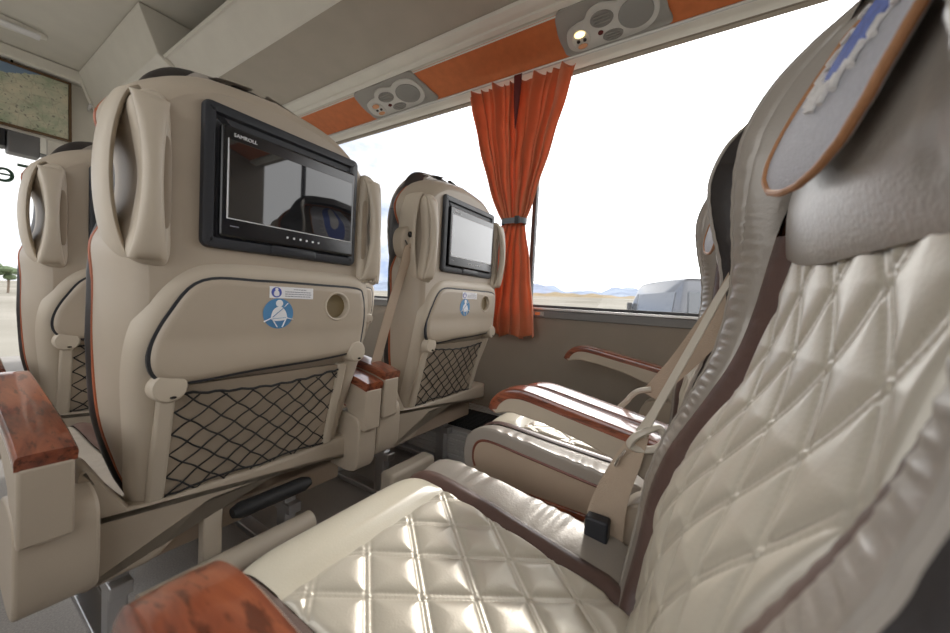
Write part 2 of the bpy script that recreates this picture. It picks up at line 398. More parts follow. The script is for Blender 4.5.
    # dark roll over the crown
    msk = OUT[:, 1] > .96; Pt = OUT[msk]; Pt = Pt[np.argsort(-Pt[:, 0])]; ctr = np.array([0, .80]); dr = (Pt-ctr)/np.linalg.norm(Pt-ctr, axis=1)[:, None]
    rows = []; fade = sm(.975, 1.050, Pt[:, 1])
    for t_ in np.linspace(0, 1, 16):
        off = .036*math.sin(min(1, t_*1.5)*math.pi*.5)*fade-.004-.05*max(0, t_-.7)**1.5*4*fade
        q = Pt+dr*off[:, None]; rows.append(np.stack([q[:, 0]*(1-(.06+.06*(1-fade))*t_), .098+.040*t_+0*fade, q[:, 1]-.006*t_*(1-fade)], 1))
    A_ = np.array(rows); b = MB(); b.grid(A_[..., 0], A_[..., 1], A_[..., 2]); g.append(b.obj('crown_roll', M['dark'], root, angle=180))
    # quilted panel
    nu, ns = 150, 225
    u = np.linspace(-1, 1, nu)[:, None]; s = np.linspace(.285, .80, ns)[None, :]
    x = u*aa(s); q = quilt(x, s, .074, .122); edge = np.clip((1-np.abs(u))/.06, 0, 1)**.5
    y = yc(s)-.010+q*(.35+.65*edge)+.004*edge
    b = MB(); b.grid(x, y, s+0*u); g.append(b.obj('quilted_backrest', M['quilt'], root, angle=180))
    # headrest pillow
    nu, ns = 50, 50
    u = np.linspace(-1, 1, nu)[:, None]; v = np.linspace(0, 1, ns)[None, :]
    S_ = .752+.308*v+(1-v)**2*np.where(u > 0, .030, .0)*(np.abs(u)**2)
    wid = np.minimum(.185, w(S_)*.80)
    X = u*wid*(1-.04*np.cos(v*np.pi))
    bul = (1-np.abs(u)**3.2)**.6*np.sin(np.clip(v*1.35+.02, 0, 1)*np.pi/2)**.5*(1-sm(.72, 1.0, v)*.95)
    Y = yc(S_)-.006+.034*bul+.006*sm(.0, .2, v)*(1-np.abs(u)**4)*(1-sm(.7, 1, v))
    Y = Y-.0025*np.exp(-((np.abs(u)-.72)/.02)**2)*(v > .1)
    b = MB(); b.grid(X, Y, S_); hd = b.obj('headrest', M['grey'], root, angle=80); g.append(hd)
    def pil(x, s_):
        v = (s_-.752)/.308; uu = x/.185
        bul = (1-np.abs(uu)**3.2)**.6*np.sin(np.clip(v*1.35+.02, 0, 1)*np.pi/2)**.5*(1-sm(.72, 1.0, v)*.95)
        return yc(s_)-.006+.034*bul+.006*sm(.0, .2, v)*(1-np.abs(uu)**4)*(1-sm(.7, 1, v))
    # hanging cover
    wv = [(1.055, .080), (1.03, .104), (1.0, .116), (.96, .122), (.92, .120), (.88, .118), (.85, .112), (.828, .099), (.812, .074), (.804, .042), (.801, .0)]
    cs = np.array([a for a, _ in wv]); cw = np.array([a for _, a in wv])
    v = np.linspace(0, 1, 44); ss = 1.055+(.801-1.055)*(1-(1-v)**1.5)
    ww2 = np.interp(-ss, -cs, cw)
    u = np.linspace(-1, 1, 31)[:, None]
    X = u*ww2[None, :]*.84-.012; Sx = ss[None, :]+0*u
    Yf = pil(.45*X, np.minimum(Sx, 1.05))+.010+.075*X+.010*(1-sm(.82, 1.0, Sx))
    X2 = np.concatenate([X, X[::-1]]); Y2 = np.concatenate([Yf, Yf[::-1]-.004]); Z2 = np.concatenate([Sx, Sx[::-1]])
    b = MB(); b.grid(X2, Y2, Z2, wrap_u=True); fl = b.obj('headrest_cover', M['flap'], root, angle=60); g.append(fl)
    bp = np.concatenate([np.stack([X[0], Yf[0], Sx[0]], 1), np.stack([X[-1], Yf[-1], Sx[-1]], 1)[::-1][1:]])
    b = MB(); b.tube(bp, .0032, 8); b.obj('cover_border', M['trimo'], fl)
    def onflap(x, s_): return pil(.45*x, np.minimum(s_, 1.05))+.0115+.075*x+.010*(1-sm(.82, 1.0, s_))
    def patch2(out, m, name, lift=.0, par=fl):
        O = np.asarray(out, float)*[.9, 1]+[-.012, 0]; c = O.mean(0); R = []
        for k in np.linspace(0, 1, 7): R.append(c+(O-c)*k)
        R = np.array(R); X, Z = R[..., 0], R[..., 1]; Y = onflap(X, Z)+lift
        X = np.concatenate([X, X[-1:]]); Z = np.concatenate([Z, Z[-1:]]); Y = np.concatenate([Y, Y[-1:]-.002])
        b = MB(); b.grid(X, Y, Z, wrap_v=True); return b.obj(name, m, par, angle=60)
    tear = catmull([(0, .885), (.036, .90), (.054, .945), (.052, 1.0), (.034, 1.05), (-.01, 1.055), (-.04, 1.02), (-.05, .96), (-.036, .905)], 5)
    patch2(tear*[1.14, 1]+[0, -.006], M['emb'], 'emblem', .0)
    patch2(tear, M['flapb'], 'emblem', .0012)
    patch2(catmull([(-.006, .945), (.018, .96), (.03, 1.0), (.028, 1.045), (.004, 1.05), (-.012, 1.0), (-.02, .965)], 5), M['emb'], 'emblem', .0024)
    lau = MB()
    for k in range(17):
        a = math.radians(-150+k*300/16-90+0) ; a = math.radians(-90+(k-8)*13)
        cx, cz = .060*math.cos(a)-.012, .955+.082*math.sin(a)
        pts = np.array([[cx+.012*math.cos(a+q_)*j, cz+.012*math.sin(a+q_)*j] for j, q_ in ((-1, .6), (0, .2), (1, -.3))])
        P_ = np.stack([pts[:, 0], onflap(pts[:, 0], pts[:, 1])+.001, pts[:, 1]], 1); lau.tube(P_, .0024, 6)
    lau.obj('emblem_wreath', M['emb'], fl)
    # ---- grab handles beside the screen
    for sd in (-1, 1):
        o = catmull([(sd*.182, .718), (sd*.181, .80), (sd*.181, .90), (sd*.187, .960), (sd*.210, .966), (sd*.228, .945), (sd*.222, .90), (sd*.215, .84), (sd*.222, .77), (sd*.228, .722), (sd*.205, .708)], 6)
        b = MB(); b.slab(o, [(-.001, .016), (-.001, .002), (.003, -.006), (.010, -.010), (.016, -.0105)])
        base = b.obj('grab_handle', M['shell2'], root, angle=50); g.append(base)
        # middle grip, standing proud, with a hollow on each side
        zz = np.linspace(.716, .955, 26); k = np.sin((zz-.716)/.239*np.pi)
        xc = .209+.001*k; hw = .024-.012*k**.8; yo = -.008-.020*k**.6
        th = np.linspace(0, 2*np.pi, 16, endpoint=False)[None, :]
        X = sd*(xc[:, None]+hw[:, None]*np.sign(np.cos(th))*np.abs(np.cos(th))**.7); Y = yo[:, None]+(.008+.003*k[:, None])*np.sin(th); Z = zz[:, None]+0*th
        b = MB(); b.grid(X, Y, Z, wrap_v=True, caps=True); b.obj('grip', M['shell2'], base, angle=60)
        for xo, hh in ((.190, .070),):
            sl = catmull([(sd*(xo-.006), .835-hh+.01), (sd*xo, .835-hh), (sd*(xo+.006), .835-hh+.014), (sd*(xo+.008), .835), (sd*(xo+.005), .835+hh-.014), (sd*xo, .835+hh), (sd*(xo-.006), .835+hh-.014), (sd*(xo-.007), .835)], 4)
            b = MB(); b.slab(sl, [(0, -.0085), (0, -.0112), (.001, -.0115)]); b.obj('grip_slot', M['shelld'], base)
        # outer bar, open between bar and shell
        zz = np.linspace(.712, .972, 40); k = np.sin((zz-.712)/.26*np.pi); xc = .218+.030*k**.5; rx = .0095+0*k; ry = .034+0*k
        X = sd*(xc[:, None]+rx[:, None]*np.cos(th)); Y = .046+ry[:, None]*np.sin(th); Z = zz[:, None]+0*th
        b = MB(); b.grid(X, Y, Z, wrap_v=True, caps=True); b.obj('grip_bar', M['shell2'], base, angle=60)
    # ---- monitor
    fz0, fz1 = .7555, .967
    fr = rrect(-.160, .150, fz0-.010, fz1+.022, .013)
    b = MB(); b.slab(fr, [(0, .01), (0, -.004), (.002, -.008), (.006, -.0095), (.017, -.0095), (.0205, -.004)])
    mf = b.obj('monitor_frame', M['slate'], root, angle=35); g.append(mf)
    b = MB(); b.slab(rrect(-.048, .048, fz0-.008, fz0+.010, .006), [(0, -.006), (.001, -.0105), (.004, -.012)]); b.obj('frame_notch', M['slate'], mf)
    b = MB(); b.slab(rrect(-.135, .138, fz0+.012, fz1-.012, .004), [(0, .0), (0, -.012), (.002, -.0135), (.004, -.0140)])
    mo = b.obj('monitor', M['black'], mf, angle=35)
    b = MB(); b.slab(rrect(-.124, .130, fz0+.044, fz1-.034, .002), [(0, -.0130), (0, -.0145), (.0006, -.0148)]); b.obj('screen', M['screen'], mo, smooth=False)
    b = MB()
    for q in (rrect(-.1255, .1315, fz0+.0425, fz0+.0440, .0005), rrect(-.1260, -.1245, fz0+.0425, fz1-.033, .0005)):
        b.slab(q, [(0, -.013), (0, -.0152)])
    b.obj('screen_edge', M['silver'], mo, smooth=False)
    for k in range(6):
        b = MB(); b.lathe([(.0022, -.013), (.0022, -.0150), (.0012, -.0154)], (-.018+k*.0135, 0, fz0+.028), seg=10); b.obj('button', M['silver'], mo)
    b = MB(); b.slab(rrect(-.120, -.106, fz0+.030, fz0+.0315, .0004), [(0, -.013), (0, -.0145)])
    b.obj('port_mark', M['ink'], mo, smooth=False)
    MT = Matrix.Translation((-.098, -.0145, fz1-.025)) @ Matrix.Rotation(math.pi/2, 4, 'X')
    text_obj('monitor_lettering', 'SAMROLL', .0085, M['white'], mo, MT, sx=1.05)
    # ---- tray table
    tr = catmull([(-.145, .688), (-.05, .694), (.08, .694), (.168, .692), (.186, .676), (.192, .630), (.186, .575), (.168, .545), (.08, .533), (-.06, .527), (-.165, .520), (-.205, .535), (-.212, .575), (-.190, .632)], 6)
    def ytr(x, z): return yrear(x, z)-.012*(1-sm(.53, .60, z))
    b = MB(); b.slab(tr, [(0, -.004), (0, -.010), (.003, -.0145), (.008, -.0165), (.012, -.0170)], fy=ytr, close_first=False, xfill=(130, 90, (.112, .650, .0285)))
    tray = b.obj('tray_table', M['shell'], root, angle=50); g.append(tray)
    # dark gap round the tray
    b = MB(); b.slab(tr, [(-.0030, -.004), (-.0032, -.0118), (0, -.0122), (.004, -.0120)], fy=ytr, close_first=False, close_last=False); b.obj('tray_gap', M['slate'], tray)
    b = MB(); b.lathe([(.0325, .0125), (.0325, -.0012), (.0300, -.0026), (.0278, -.0015), (.0270, .012), (0.0001, .012)], (.112, -.0165, .650), seg=32); b.obj('cup_ring', M['shell2'], tray)
    b = MB(); b.lathe([(.0262, .0118), (.0262, .0105), (.0001, .0105)], (.112, -.0165, .650), seg=32); b.obj('cup_recess', mat('cup_shade', (.20, .15, .075), .6), tray)  # shade inside the cup hole put into the disc's dark brown
    for x0, z0 in ((-.188, .520), (.170, .546)):
        b = MB(); b.lathe([(.025, .03), (.025, -.013), (.0215, -.0175), (.010, -.019), (0.0001, -.019)], (x0, yrear(0, z0)-.013, z0-.004), seg=28); kb = b.obj('tray_hinge', M['shell2'], tray, angle=40)
        b = MB(); b.lathe([(.0045, -.015), (.0045, -.0198), (.0001, -.0199)], (x0+.004, yrear(0, z0)-.0125, z0-.020), seg=12, sz=.5); b.obj('hinge_screw', M['black'], kb)
    # stickers
    ys = -.0172
    b = MB(); b.slab(rrect(-.030, .042, .666, .684, .001), [(0, ys+.001), (0, ys-.0005)]); st = b.obj('warning_sticker', M['white'], tray, smooth=False)
    b = MB(); b.lathe([(.0080, 0), (.0080, -.0008), (.0001, -.0008)], (-.0195, ys, .675), seg=24); b.obj('sticker_disc', M['blue2'], st)
    b = MB(); b.lathe([(.0025, 0), (.0025, -.0012), (.0001, -.0012)], (-.0195, ys, .6795), seg=12)
    b.slab(catmull([(-.0235, .671), (-.0225, .677), (-.0165, .677), (-.0155, .671), (-.0195, .6690)], 3), [(0, ys), (0, ys-.0012)]); b.obj('sticker_figure', M['white'], st)
    b = MB(); rl = random.Random(3)
    for zz, x0, x1 in ((.6805, .008, .030), (.6765, -.006, .038), (.6730, -.006, .039), (.6695, -.006, .037)):
        x = x0
        while x < x1:
            wl = rl.uniform(.002, .005); b.box(x, min(x+wl, x1), ys-.0009, ys, zz-.0006, zz+.0006); x += wl+.0009
    b.obj('sticker_print', M['ink'], st, smooth=False)
    b = MB(); b.lathe([(.0245, 0), (.0245, -.0007), (.0001, -.0007)], (-.021, ys, .640), seg=40); sb = b.obj('belt_sticker', M['blue'], tray, angle=30)
    b = MB(); yy = [(0, ys), (0, ys-.0013)]
    b.lathe([(.0058, 0), (.0058, -.0013), (.0001, -.0013)], (-.020, ys, .6565), seg=20)
    b.slab(catmull([(-.033, .632), (-.030, .645), (-.0225, .6505), (-.015, .6500), (-.009, .642), (-.007, .632), (-.013, .629), (-.026, .628)], 4), yy)
    for p in (((-.044, .627), (-.030, .634)), ((-.008, .633), (.003, .630)), ((-.031, .631), (-.023, .618)), ((-.009, .631), (-.015, .618))):
        b.tube([(p[0][0], ys-.0008, p[0][1]), (p[1][0], ys-.0008, p[1][1])], .0028, 6, flat=.3)
    b.tube([(-.006, ys-.0008, .657), (-.012, ys-.0008, .650)], .0018, 6, flat=.4)
    b.obj('sticker_figure', M['white'], sb, angle=30)
    b = MB(); b.tube([(-.031, ys-.0016, .634), (-.010, ys-.0016, .652)], .0014, 6, flat=.3); b.tube([(-.030, ys-.0016, .6315), (-.009, ys-.0016, .6335)], .0012, 6, flat=.3); b.obj('sticker_strap', M['blue'], sb)
    for q_, c_, k_ in ((st, (.002, .675), 1.25), (sb, (-.021, .634), 1.2)):
        for oo in [q_]+list(q_.children):
            for vv in oo.data.vertices:
                vv.co.x = c_[0]+(vv.co.x-(.006 if q_ is st else -.021))*k_+(.004 if q_ is st else 0); vv.co.z = c_[1]+(vv.co.z-(.675 if q_ is st else .640))*k_
    # ---- pocket
    def yp(x, z): return yrear(x, z)
    pk = np.array(rrect(-.200, .188, .302, .505, .012, 5))
    fr_o = pk; 
    b = MB()
    # four frame bars
    for q in (rrect(-.185, -.160, .290, .500, .006), rrect(.148, .173, .290, .515, .006)): b.slab(q, [(0, .006), (0, -.012), (.003, -.0155), (.006, -.016)], fy=yp)
    n_ = 20; bx = np.linspace(-.185, .173, n_)
    for i in range(n_-1):
        pass
    q = np.concatenate([np.stack([bx, np.full(n_, .282)], 1), np.stack([bx[::-1], 0*bx+.305], 1)])
    b.slab(q, [(0, .006), (0, -.012), (.003, -.0155)], fy=yp)
    pf = b.obj('pocket_frame', M['shell2'], root, angle=40); g.append(pf)
    b = MB(); b.slab(rrect(-.164, .152, .298, .512, .01), [(0, .004), (0, -.0113)], fy=lambda x, z: yrear(x, z)+.0); b.obj('pocket_back', M['shelld'], pf, smooth=False)
    # net
    x0, x1, z0, zt = -.160, .148, .306, .500
    def top(x): return zt-.012*np.cos((x-x0)/(x1-x0)*np.pi)*0-.010*np.sin((x-x0)/(x1-x0)*np.pi)
    def ynet(x, z): return yrear(x, z)-.016-.010*np.sin(np.clip((x-x0)/(x1-x0), 0, 1)*np.pi)*np.clip((z-z0)/(zt-z0)*1.3, 0, 1)
    b = MB(); pitch = .040
    for dsgn in (1, -1):
        for c in np.arange(-.6, .8, pitch):
            pts = []
            for x in np.linspace(x0, x1, 60):
                z = (z0+.55*(x-x0)*dsgn*1.0)+c
                z = z0+(x-x0)*dsgn*.86+c
                if z0-.001 <= z <= float(top(x)):
                    wob = .0014*math.sin(x*150+c*90); pts.append((x, float(ynet(x, z)), z+wob))
            if len(pts) > 2: b.tube(pts, .0015, 5)
    xs = np.linspace(x0, x1, 30); b.tube(np.stack([xs, ynet(xs, top(xs)), top(xs)+.0015*np.sin(xs*170)], 1), .0024, 6)
    b.tube(np.stack([xs, ynet(xs, z0+0*xs)-.003, z0+.004+.006*np.abs(np.sin(xs*22))+0*xs], 1), .0018, 6)
    b.obj('pocket_net', M['net'], pf)
    return g

def quilt(x, s, px, ps):
    """puffed diamonds between doubled stitch lines"""
    a = x/px; c = s/ps
    d1 = (a+c); d2 = (a-c)
    nrm = 1/math.hypot(1/px, 1/ps)
    e1 = np.abs(d1-np.round(d1))*nrm; e2 = np.abs(d2-np.round(d2))*nrm
    h = .0062
    puff = h*(1-np.exp(-(np.minimum(e1, e2)/.011)**1.3))
    for e, t in ((e1, d2), (e2, d1)):
        st = .5+.5*np.cos(t*nrm*2*np.pi/.0058*1.0)
        puff = puff+.0016*np.exp(-(e/.0022)**2)-.0016*np.exp(-((e-.0042)/.0016)**2)*(.4+.6*st)
    return puff

def cushion_group(root):
    """seat cushion, local z absolute"""
    def prof(v):                            # v 0 rear .. 1 under the front roll
        P = catmull([(.10, .288), (.20, .297), (.30, .308), (.40, .319), (.48, .327), (.525, .325), (.552, .309), (.566, .282), (.568, .250), (.560, .222)], 12, closed=False)
        d = np.r_[0, np.cumsum(np.linalg.norm(np.diff(P, axis=0), axis=1))]; d /= d[-1]
        return np.interp(v, d, P[:, 0]), np.interp(v, d, P[:, 1]), P
    y_, z_, P = prof(np.linspace(0, 1, 200))
    tang = np.gradient(np.stack([y_, z_], 1), axis=0); tang /= np.linalg.norm(tang, axis=1)[:, None]
    vv = np.linspace(0, 1, 200)
    def norm(v): return np.interp(v, vv, -tang[:, 1]), np.interp(v, vv, tang[:, 0])
    def place(x, v, h):                     # h: height along the surface normal
        y, z, _ = prof(v); ny, nz = norm(v); return x+0*y, y+ny*h, z+nz*h
    VB = .655                               # stitch line between quilt and plain front band
    def A(v): return np.interp(v, [0, .1, .5, .8, 1], [.100, .128, .152, .160, .160])
    BW = .034; W = .248
    L_ = 0.66
    # plain front band
    v = np.linspace(VB, 1, 50)[None, :]; u = np.linspace(-1, 1, 60)[:, None]
    h = .010*(1-np.abs(u)**8)*(sm(VB, VB+.05, v))-.003*np.exp(-((v-VB)/.008)**2)+.004
    X, Y, Z = place(u*A(v), v, h); b = MB(); b.grid(X, Y, Z); g0 = b.obj('front_band', M['cream'], root, angle=80)
    # quilt
    v = np.linspace(0, VB, 190)[None, :]; u = np.linspace(-1, 1, 140)[:, None]
    q = quilt(u*A(v), v*L_+.03, .088, .125)
    edge = np.clip((1-np.abs(u))/.05, 0, 1)**.5*np.clip((VB-v)/.02, 0, 1)**.5
    X, Y, Z = place(u*A(v), v, q*(.3+.7*edge)+.004*edge+.001); b = MB(); b.grid(X, Y, Z); b.obj('quilted_cushion', M['quilt'], root, angle=180)
    v = np.linspace(0, 1, 120)[None, :]
    for sd in (-1, 1):
        t = np.linspace(0, 1, 9)[:, None]
        X, Y, Z = place(sd*(A(v)+BW*t), v, .002+.006*np.sin(t*np.pi)+.006*t); b = MB(); b.grid(X, Y, Z); b.obj('brown_strip', M['brown'], root, angle=80)
        # bolster: rises, rounds over and drops down the side
        t = np.linspace(0, 1, 26)[:, None]; x0 = A(v)+BW; wv = W+.006*np.sin(v*np.pi)-.03*sm(.9, 1, v)*0
        ang = t*np.pi*.5
        xx = x0+(wv-x0)*np.minimum(1, 1.02*np.sin(np.clip(t*1.25, 0, 1)*np.pi/2)); 
        hh = .005+.009*np.sin(np.clip(t*1.5, 0, 1)*np.pi*.62)*sm(0, .12, v)*(1-.3*sm(.7, 1, v))-.032*np.clip((t-.62)/.38, 0, 1)**1.4
        hh = hh+.0012*np.sin(v*75+3*np.sin(v*20)+t*4)*np.sin(t*np.pi)
        X, Y, Z = place(sd*xx, v, hh); b = MB(); b.grid(X, Y, Z); bo = b.obj('cushion_bolster', M['grey'], root, angle=80)
        pip = np.stack([X[-1], Y[-1], Z[-1]], 1); b = MB(); b.tube(pip[::2], .0035, 6); b.obj('cushion_piping', M['brownpipe'], bo)
        # tan side panel under the piping
        t = np.linspace(0, 1, 6)[:, None]
        zb = .205+0*Y[-1]; yb = np.clip(Y[-1], .11, .545)
        Xp = (X[-1]*(1-t)+sd*.238*t); Yp = Y[-1]*(1-t)+yb*t; Zp = Z[-1]*(1-t)+np.minimum(zb, Z[-1]-.002)*t
        Xp = Xp+sd*.006*np.sin(t*np.pi)
        b = MB(); b.grid(Xp, Yp, Zp); b.obj('cushion_side', M['tan'], root, angle=80)
    # pan below
    b = MB(); b.box(-.236, .236, .10, .545, .175, .225); b.obj('seat_pan', M['tan'], root, bevel=.008)
    for sd in (-1, 1):
        b = MB(); b.box(sd*.238-.006, sd*.238+.006, .17, .53, .154, .205); b.obj('side_trim', M['mwood'], root, bevel=.003)

def armrest(root, sd, burl=False, name='armrest'):
    xc = sd*.292; hw = .027
    top = catmull([(-.025, .458), (.03, .470), (.12, .482), (.22, .493), (.31, .503), (.345, .503), (.375, .494), (.398, .472), (.408, .448)], 6, closed=False)
    n = len(top); t = np.linspace(0, 1, n)
    # wood cap: crowned section swept along the top
    tang = np.gradient(top, axis=0); tang /= np.linalg.norm(tang, axis=1)[:, None]; nn = np.stack([-tang[:, 1], tang[:, 0]], 1)
    sec = [(-1, -.020), (-1.02, -.008), (-.98, -.003), (-.9, .0), (-.4, .001), (0, .0012), (.4, .001), (.9, .0), (.98, -.003), (1.02, -.008), (1, -.020), (0, -.022)]
    X = np.array([[xc+a*hw*(1-.10*t[i]**6) for a, _ in sec] for i in range(n)]); Y = np.array([[top[i, 0]+nn[i, 0]*h for _, h in sec] for i in range(n)]); Z = np.array([[top[i, 1]+nn[i, 1]*h for _, h in sec] for i in range(n)])
    hw2 = hw-.002
    # body below the cap
    prof = [(-.022, .440)]+[(p[0], p[1]-.018) for p in top[2:-4]]+[(.388, .440), (.372, .446), (.35, .452), (.28, .449), (.20, .437), (.12, .417), (.06, .390), (.02, .335), (-.018, .335)]
    prof = np.array(prof)
    b = MB(); 
    R = np.array([[(xc+s_*hw2, p[0], p[1]) for p in prof] for s_ in (-1, 1)]); b.grid(R[..., 0], R[..., 1], R[..., 2], wrap_v=True, caps=True)
    body = b.obj(name, M['shell'], root, angle=35, bevel=.004)
    b = MB(); b.grid(X, Y, Z, wrap_v=True, caps=True); cap = b.obj('armrest_cap', M['burl'] if burl else M['mwood'], body, angle=50)
    # housing it drops from
    if True:
        x1, x2 = (xc-hw, xc+hw+.026) if sd < 0 else (xc-hw-.004, xc+hw)
        out = catmull([(-.002, .355), (.03, .372), (.085, .372), (.12, .35), (.135, .29), (.125, .235), (.07, .222), (.02, .225), (.0, .245), (-.006, .30)], 5)
        R = np.array([[(xx, p[0], p[1]) for p in out] for xx in (x1, x2)]); b = MB(); b.grid(R[..., 0], R[..., 1], R[..., 2], wrap_v=True, caps=True)
        b.obj('armrest_housing', M['shell'], body, angle=35, bevel=.005)
    return body

def base_group(root):
    # valance below the back
    xs_ = np.linspace(-.262, .268, 60)
    zt = .280-.004*np.cos(xs_*9); zb_ = .268-.066*(1-sm(-.185, -.085, xs_))-.018*sm(.05, .26, xs_)-.02*0
    out = np.concatenate([np.stack([xs_, zb_], 1), np.stack([xs_[::-1], zt[::-1]+.03], 1)])
    b = MB(); b.slab(out, [(0, .105), (0, .062), (.0015, .054), (.005, .050), (.010, .049)])
    sh_ = catmull([(-.268, .30), (-.266, .385), (-.250, .392), (-.225, .345), (-.195, .300), (-.165, .275), (-.165, .235), (-.20, .205), (-.262, .205)], 5)
    b.slab(sh_, [(0, .115), (0, .062), (.004, .054), (.010, .052)])
    vb = b.obj('valance', M['shell'], root, angle=45)
    for x in (-.20, .118):
        b = MB(); b.box(x-.014, x+.014, .13, .17, .0, .20); b.box(x-.014, x+.014, .36, .40, .0, .20); b.box(x-.018, x+.018, .10, .43, .0, .018); b.box(x-.016, x+.016, .11, .42, .125, .15)
        b.obj('leg', M['metal'], root, bevel=.003)
    # footrest for the passenger behind
    b = MB(); xs = np.linspace(-.055, .11, 12); b.tube(np.stack([xs, 0*xs+.045, 0*xs+.232], 1), [.012]+[.019]*10+[.012], 14, flat=.8); fr = b.obj('footrest', M['rubber'], root)
    for x in (-.085,):
        b = MB(); b.box(x-.016, x+.016, .05, .075, .12, .27); b.obj('footrest_bracket', M['shell2'], fr, bevel=.003)
    b = MB(); xs = np.linspace(-.20, .10, 8); b.tube(np.stack([xs, 0*xs+.02, 0*xs+.150], 1), .024, 16); b.obj('footrest_roller', M['shell2'], fr)

def set_back(root, parts, deg, yaw=0):
    OFF = {'monitor_frame': .024, 'tray_table': .012, 'grab_handle': .006}
    T = Matrix.Translation((0, PIV[0], PIV[1])) @ Matrix.Rotation(math.radians(yaw), 4, 'Z') @ Matrix.Rotation(math.radians(deg), 4, 'X') @ Matrix.Translation((0, -PIV[0], -PIV[1]))
    for p in parts: p.matrix_local = T @ Matrix.Translation((OFF.get(p.name.split('.')[0], 0), 0, 0))

def belt_fitting(root):
    """shoulder belt on the aisle side of the back"""
    out = catmull([(-.262, .855), (-.238, .866), (-.222, .848), (-.222, .815), (-.232, .785), (-.252, .778), (-.268, .80), (-.272, .83)], 5)
    b = MB(); b.slab(out, [(0, .02), (0, -.010), (.004, -.015), (.008, -.016)]); o = b.obj('belt_guide', M['shell2'], root, angle=45)
    b = MB(); b.lathe([(.0095, 0), (.0095, -.008), (.007, -.011), (.0001, -.011)], (-.240, -.014, .842), seg=18); b.obj('belt_knob', M['black'], o)
    b = MB(); b.tube([(-.262, -.020, .822), (-.250, -.021, .806), (-.232, -.020, .800)], .002, 6); b.obj('belt_slot', M['slate'], o)
    pts = catmull([(-.246, -.022, .815), (-.258, -.020, .76), (-.285, -.010, .66), (-.315, .0, .54), (-.335, .01, .44)], 8, closed=False)
    b = MB(); b.ribbon(pts, .026, .0010, [(1, .1, .5)]); q = b.obj('seat_belt', M['belt'], root, angle=50)
    for z_ in (o, q): z_.location = (-.006, .045, 0)
    return [o, q]

def build_seat():
    root = empty('coach_seat')
    base_group(root); cushion_group(root)
    armrest(root, -1); armrest(root, 1)
    parts = back_group(root)
    set_back(root, parts, 0)
    return root
proto = build_seat()
BACK = {'crown_roll', 'back_shell', 'piping', 'bolster', 'side_band', 'edge_piping', 'brown_strip', 'quilted_backrest', 'headrest', 'headrest_cover', 'grab_handle', 'monitor_frame', 'tray_table', 'pocket_frame'}
_cushstrip = set()
def back_parts(root): 
    r = []
    for ch in root.children:
        k = ch.name.split('.')[0]
        if k in BACK: 
            if k == 'brown_strip' and max(v.co.z for v in ch.data.vertices) < .5: continue
            r.append(ch)
    return r
XA, XB = .395, 1.037
GR = 'beige leather coach seats with screens in their backs'
seats = {}
def put(key, x, y, z, deg, label, yaw=0, first=False):
    r = proto if first else copy_tree(proto)
    r.location = (x, y, z); tag(r, label, 'seat', GR); set_back(r, back_parts(r), deg, yaw); seats[key] = r; return r
put('r2a', XA, .72, 0, 0, 'beige aisle seat seen from behind, large black screen and net pocket facing the camera', first=True)
put('r2b', XB, .72, .020, 0, 'beige window seat seen from behind, beside the orange curtain, belt knob on its left shoulder')
put('r1a', XA, 1.42, 0, 0, 'beige aisle seat farthest forward, seen from behind at the left edge against the windscreen')
put('r1b', XB, 1.42, .020, 0, 'far window seat mostly hidden behind the large foreground seat back')
put('r0a', .388, -.06, -.012, 15.5, 'nearest reclined seat with diamond quilted cream leather filling the right foreground', yaw=6.5)
put('r0b', XB, -.06, .018, 9, 'cream leather window seat just beyond the nearest reclined seat, armrests glinting', yaw=4.5)

for k, r in seats.items():
    for ch in r.children:
        if ch.name.startswith('armrest'):
            left = ch.data.vertices[0].co.x < 0
            if k[-1] == 'a': ch.location = (-.303+.292, -.0, 0) if left else (.240-.292, 0, 0)
            else: ch.location = (-.342+.292, 0, 0) if left else (.004, 0, 0)
            if k == 'r0a' and left: ch.location = (-.002, -.025, -.002)
            if k in ('r0a', 'r0b') and not (k == 'r0a' and left):
                xo = {'r0a': .682-.388-.292, 'r0b': (.741-XB+.292) if left else 0}[k]; yo = .06 if (k == 'r0b' and not left) else 0
                zo = -.006 if k == 'r0a' else (-.036 if left else -.006)
                yo = {'r0a': .030, 'r0b': .012 if left else .09}[k]
                a_ = math.radians(3.6); ch.rotation_euler = (a_, 0, 0); ch.location = (xo, yo+.46*math.sin(a_), zo+.46*(1-math.cos(a_)))
for k in ('r2b', 'r1b', 'r0b'):
    for ch in list(seats[k].children):
        if ch.name.startswith('footrest'):
            for q in list(ch.children_recursive): bpy.data.objects.remove(q)
            bpy.data.objects.remove(ch); continue
        if k == 'r0b': continue
        if ch.name.startswith('armrest') and ch.data.vertices[0].co.x > 0:
            for q in list(ch.children_recursive): bpy.data.objects.remove(q)
            bpy.data.objects.remove(ch)

b = MB(); b.box(.76, .96, .745, .80, .085, .150); b.obj('footrest', M['shell2'], seats['r2b'], bevel=.012, T=lambda v: v-np.array(seats['r2b'].location))
# belts of the single seats
for k in ('r2b',):
    belt_fitting(seats[k])
def nearbelt(root, pts, wid, wdir, m, name='seat_belt'):
    b = MB(); b.ribbon(catmull(pts, 8, closed=False), wid, .0011, wdir); return b.obj(name, m, root, angle=60, T=lambda v: v-np.array(root.location))

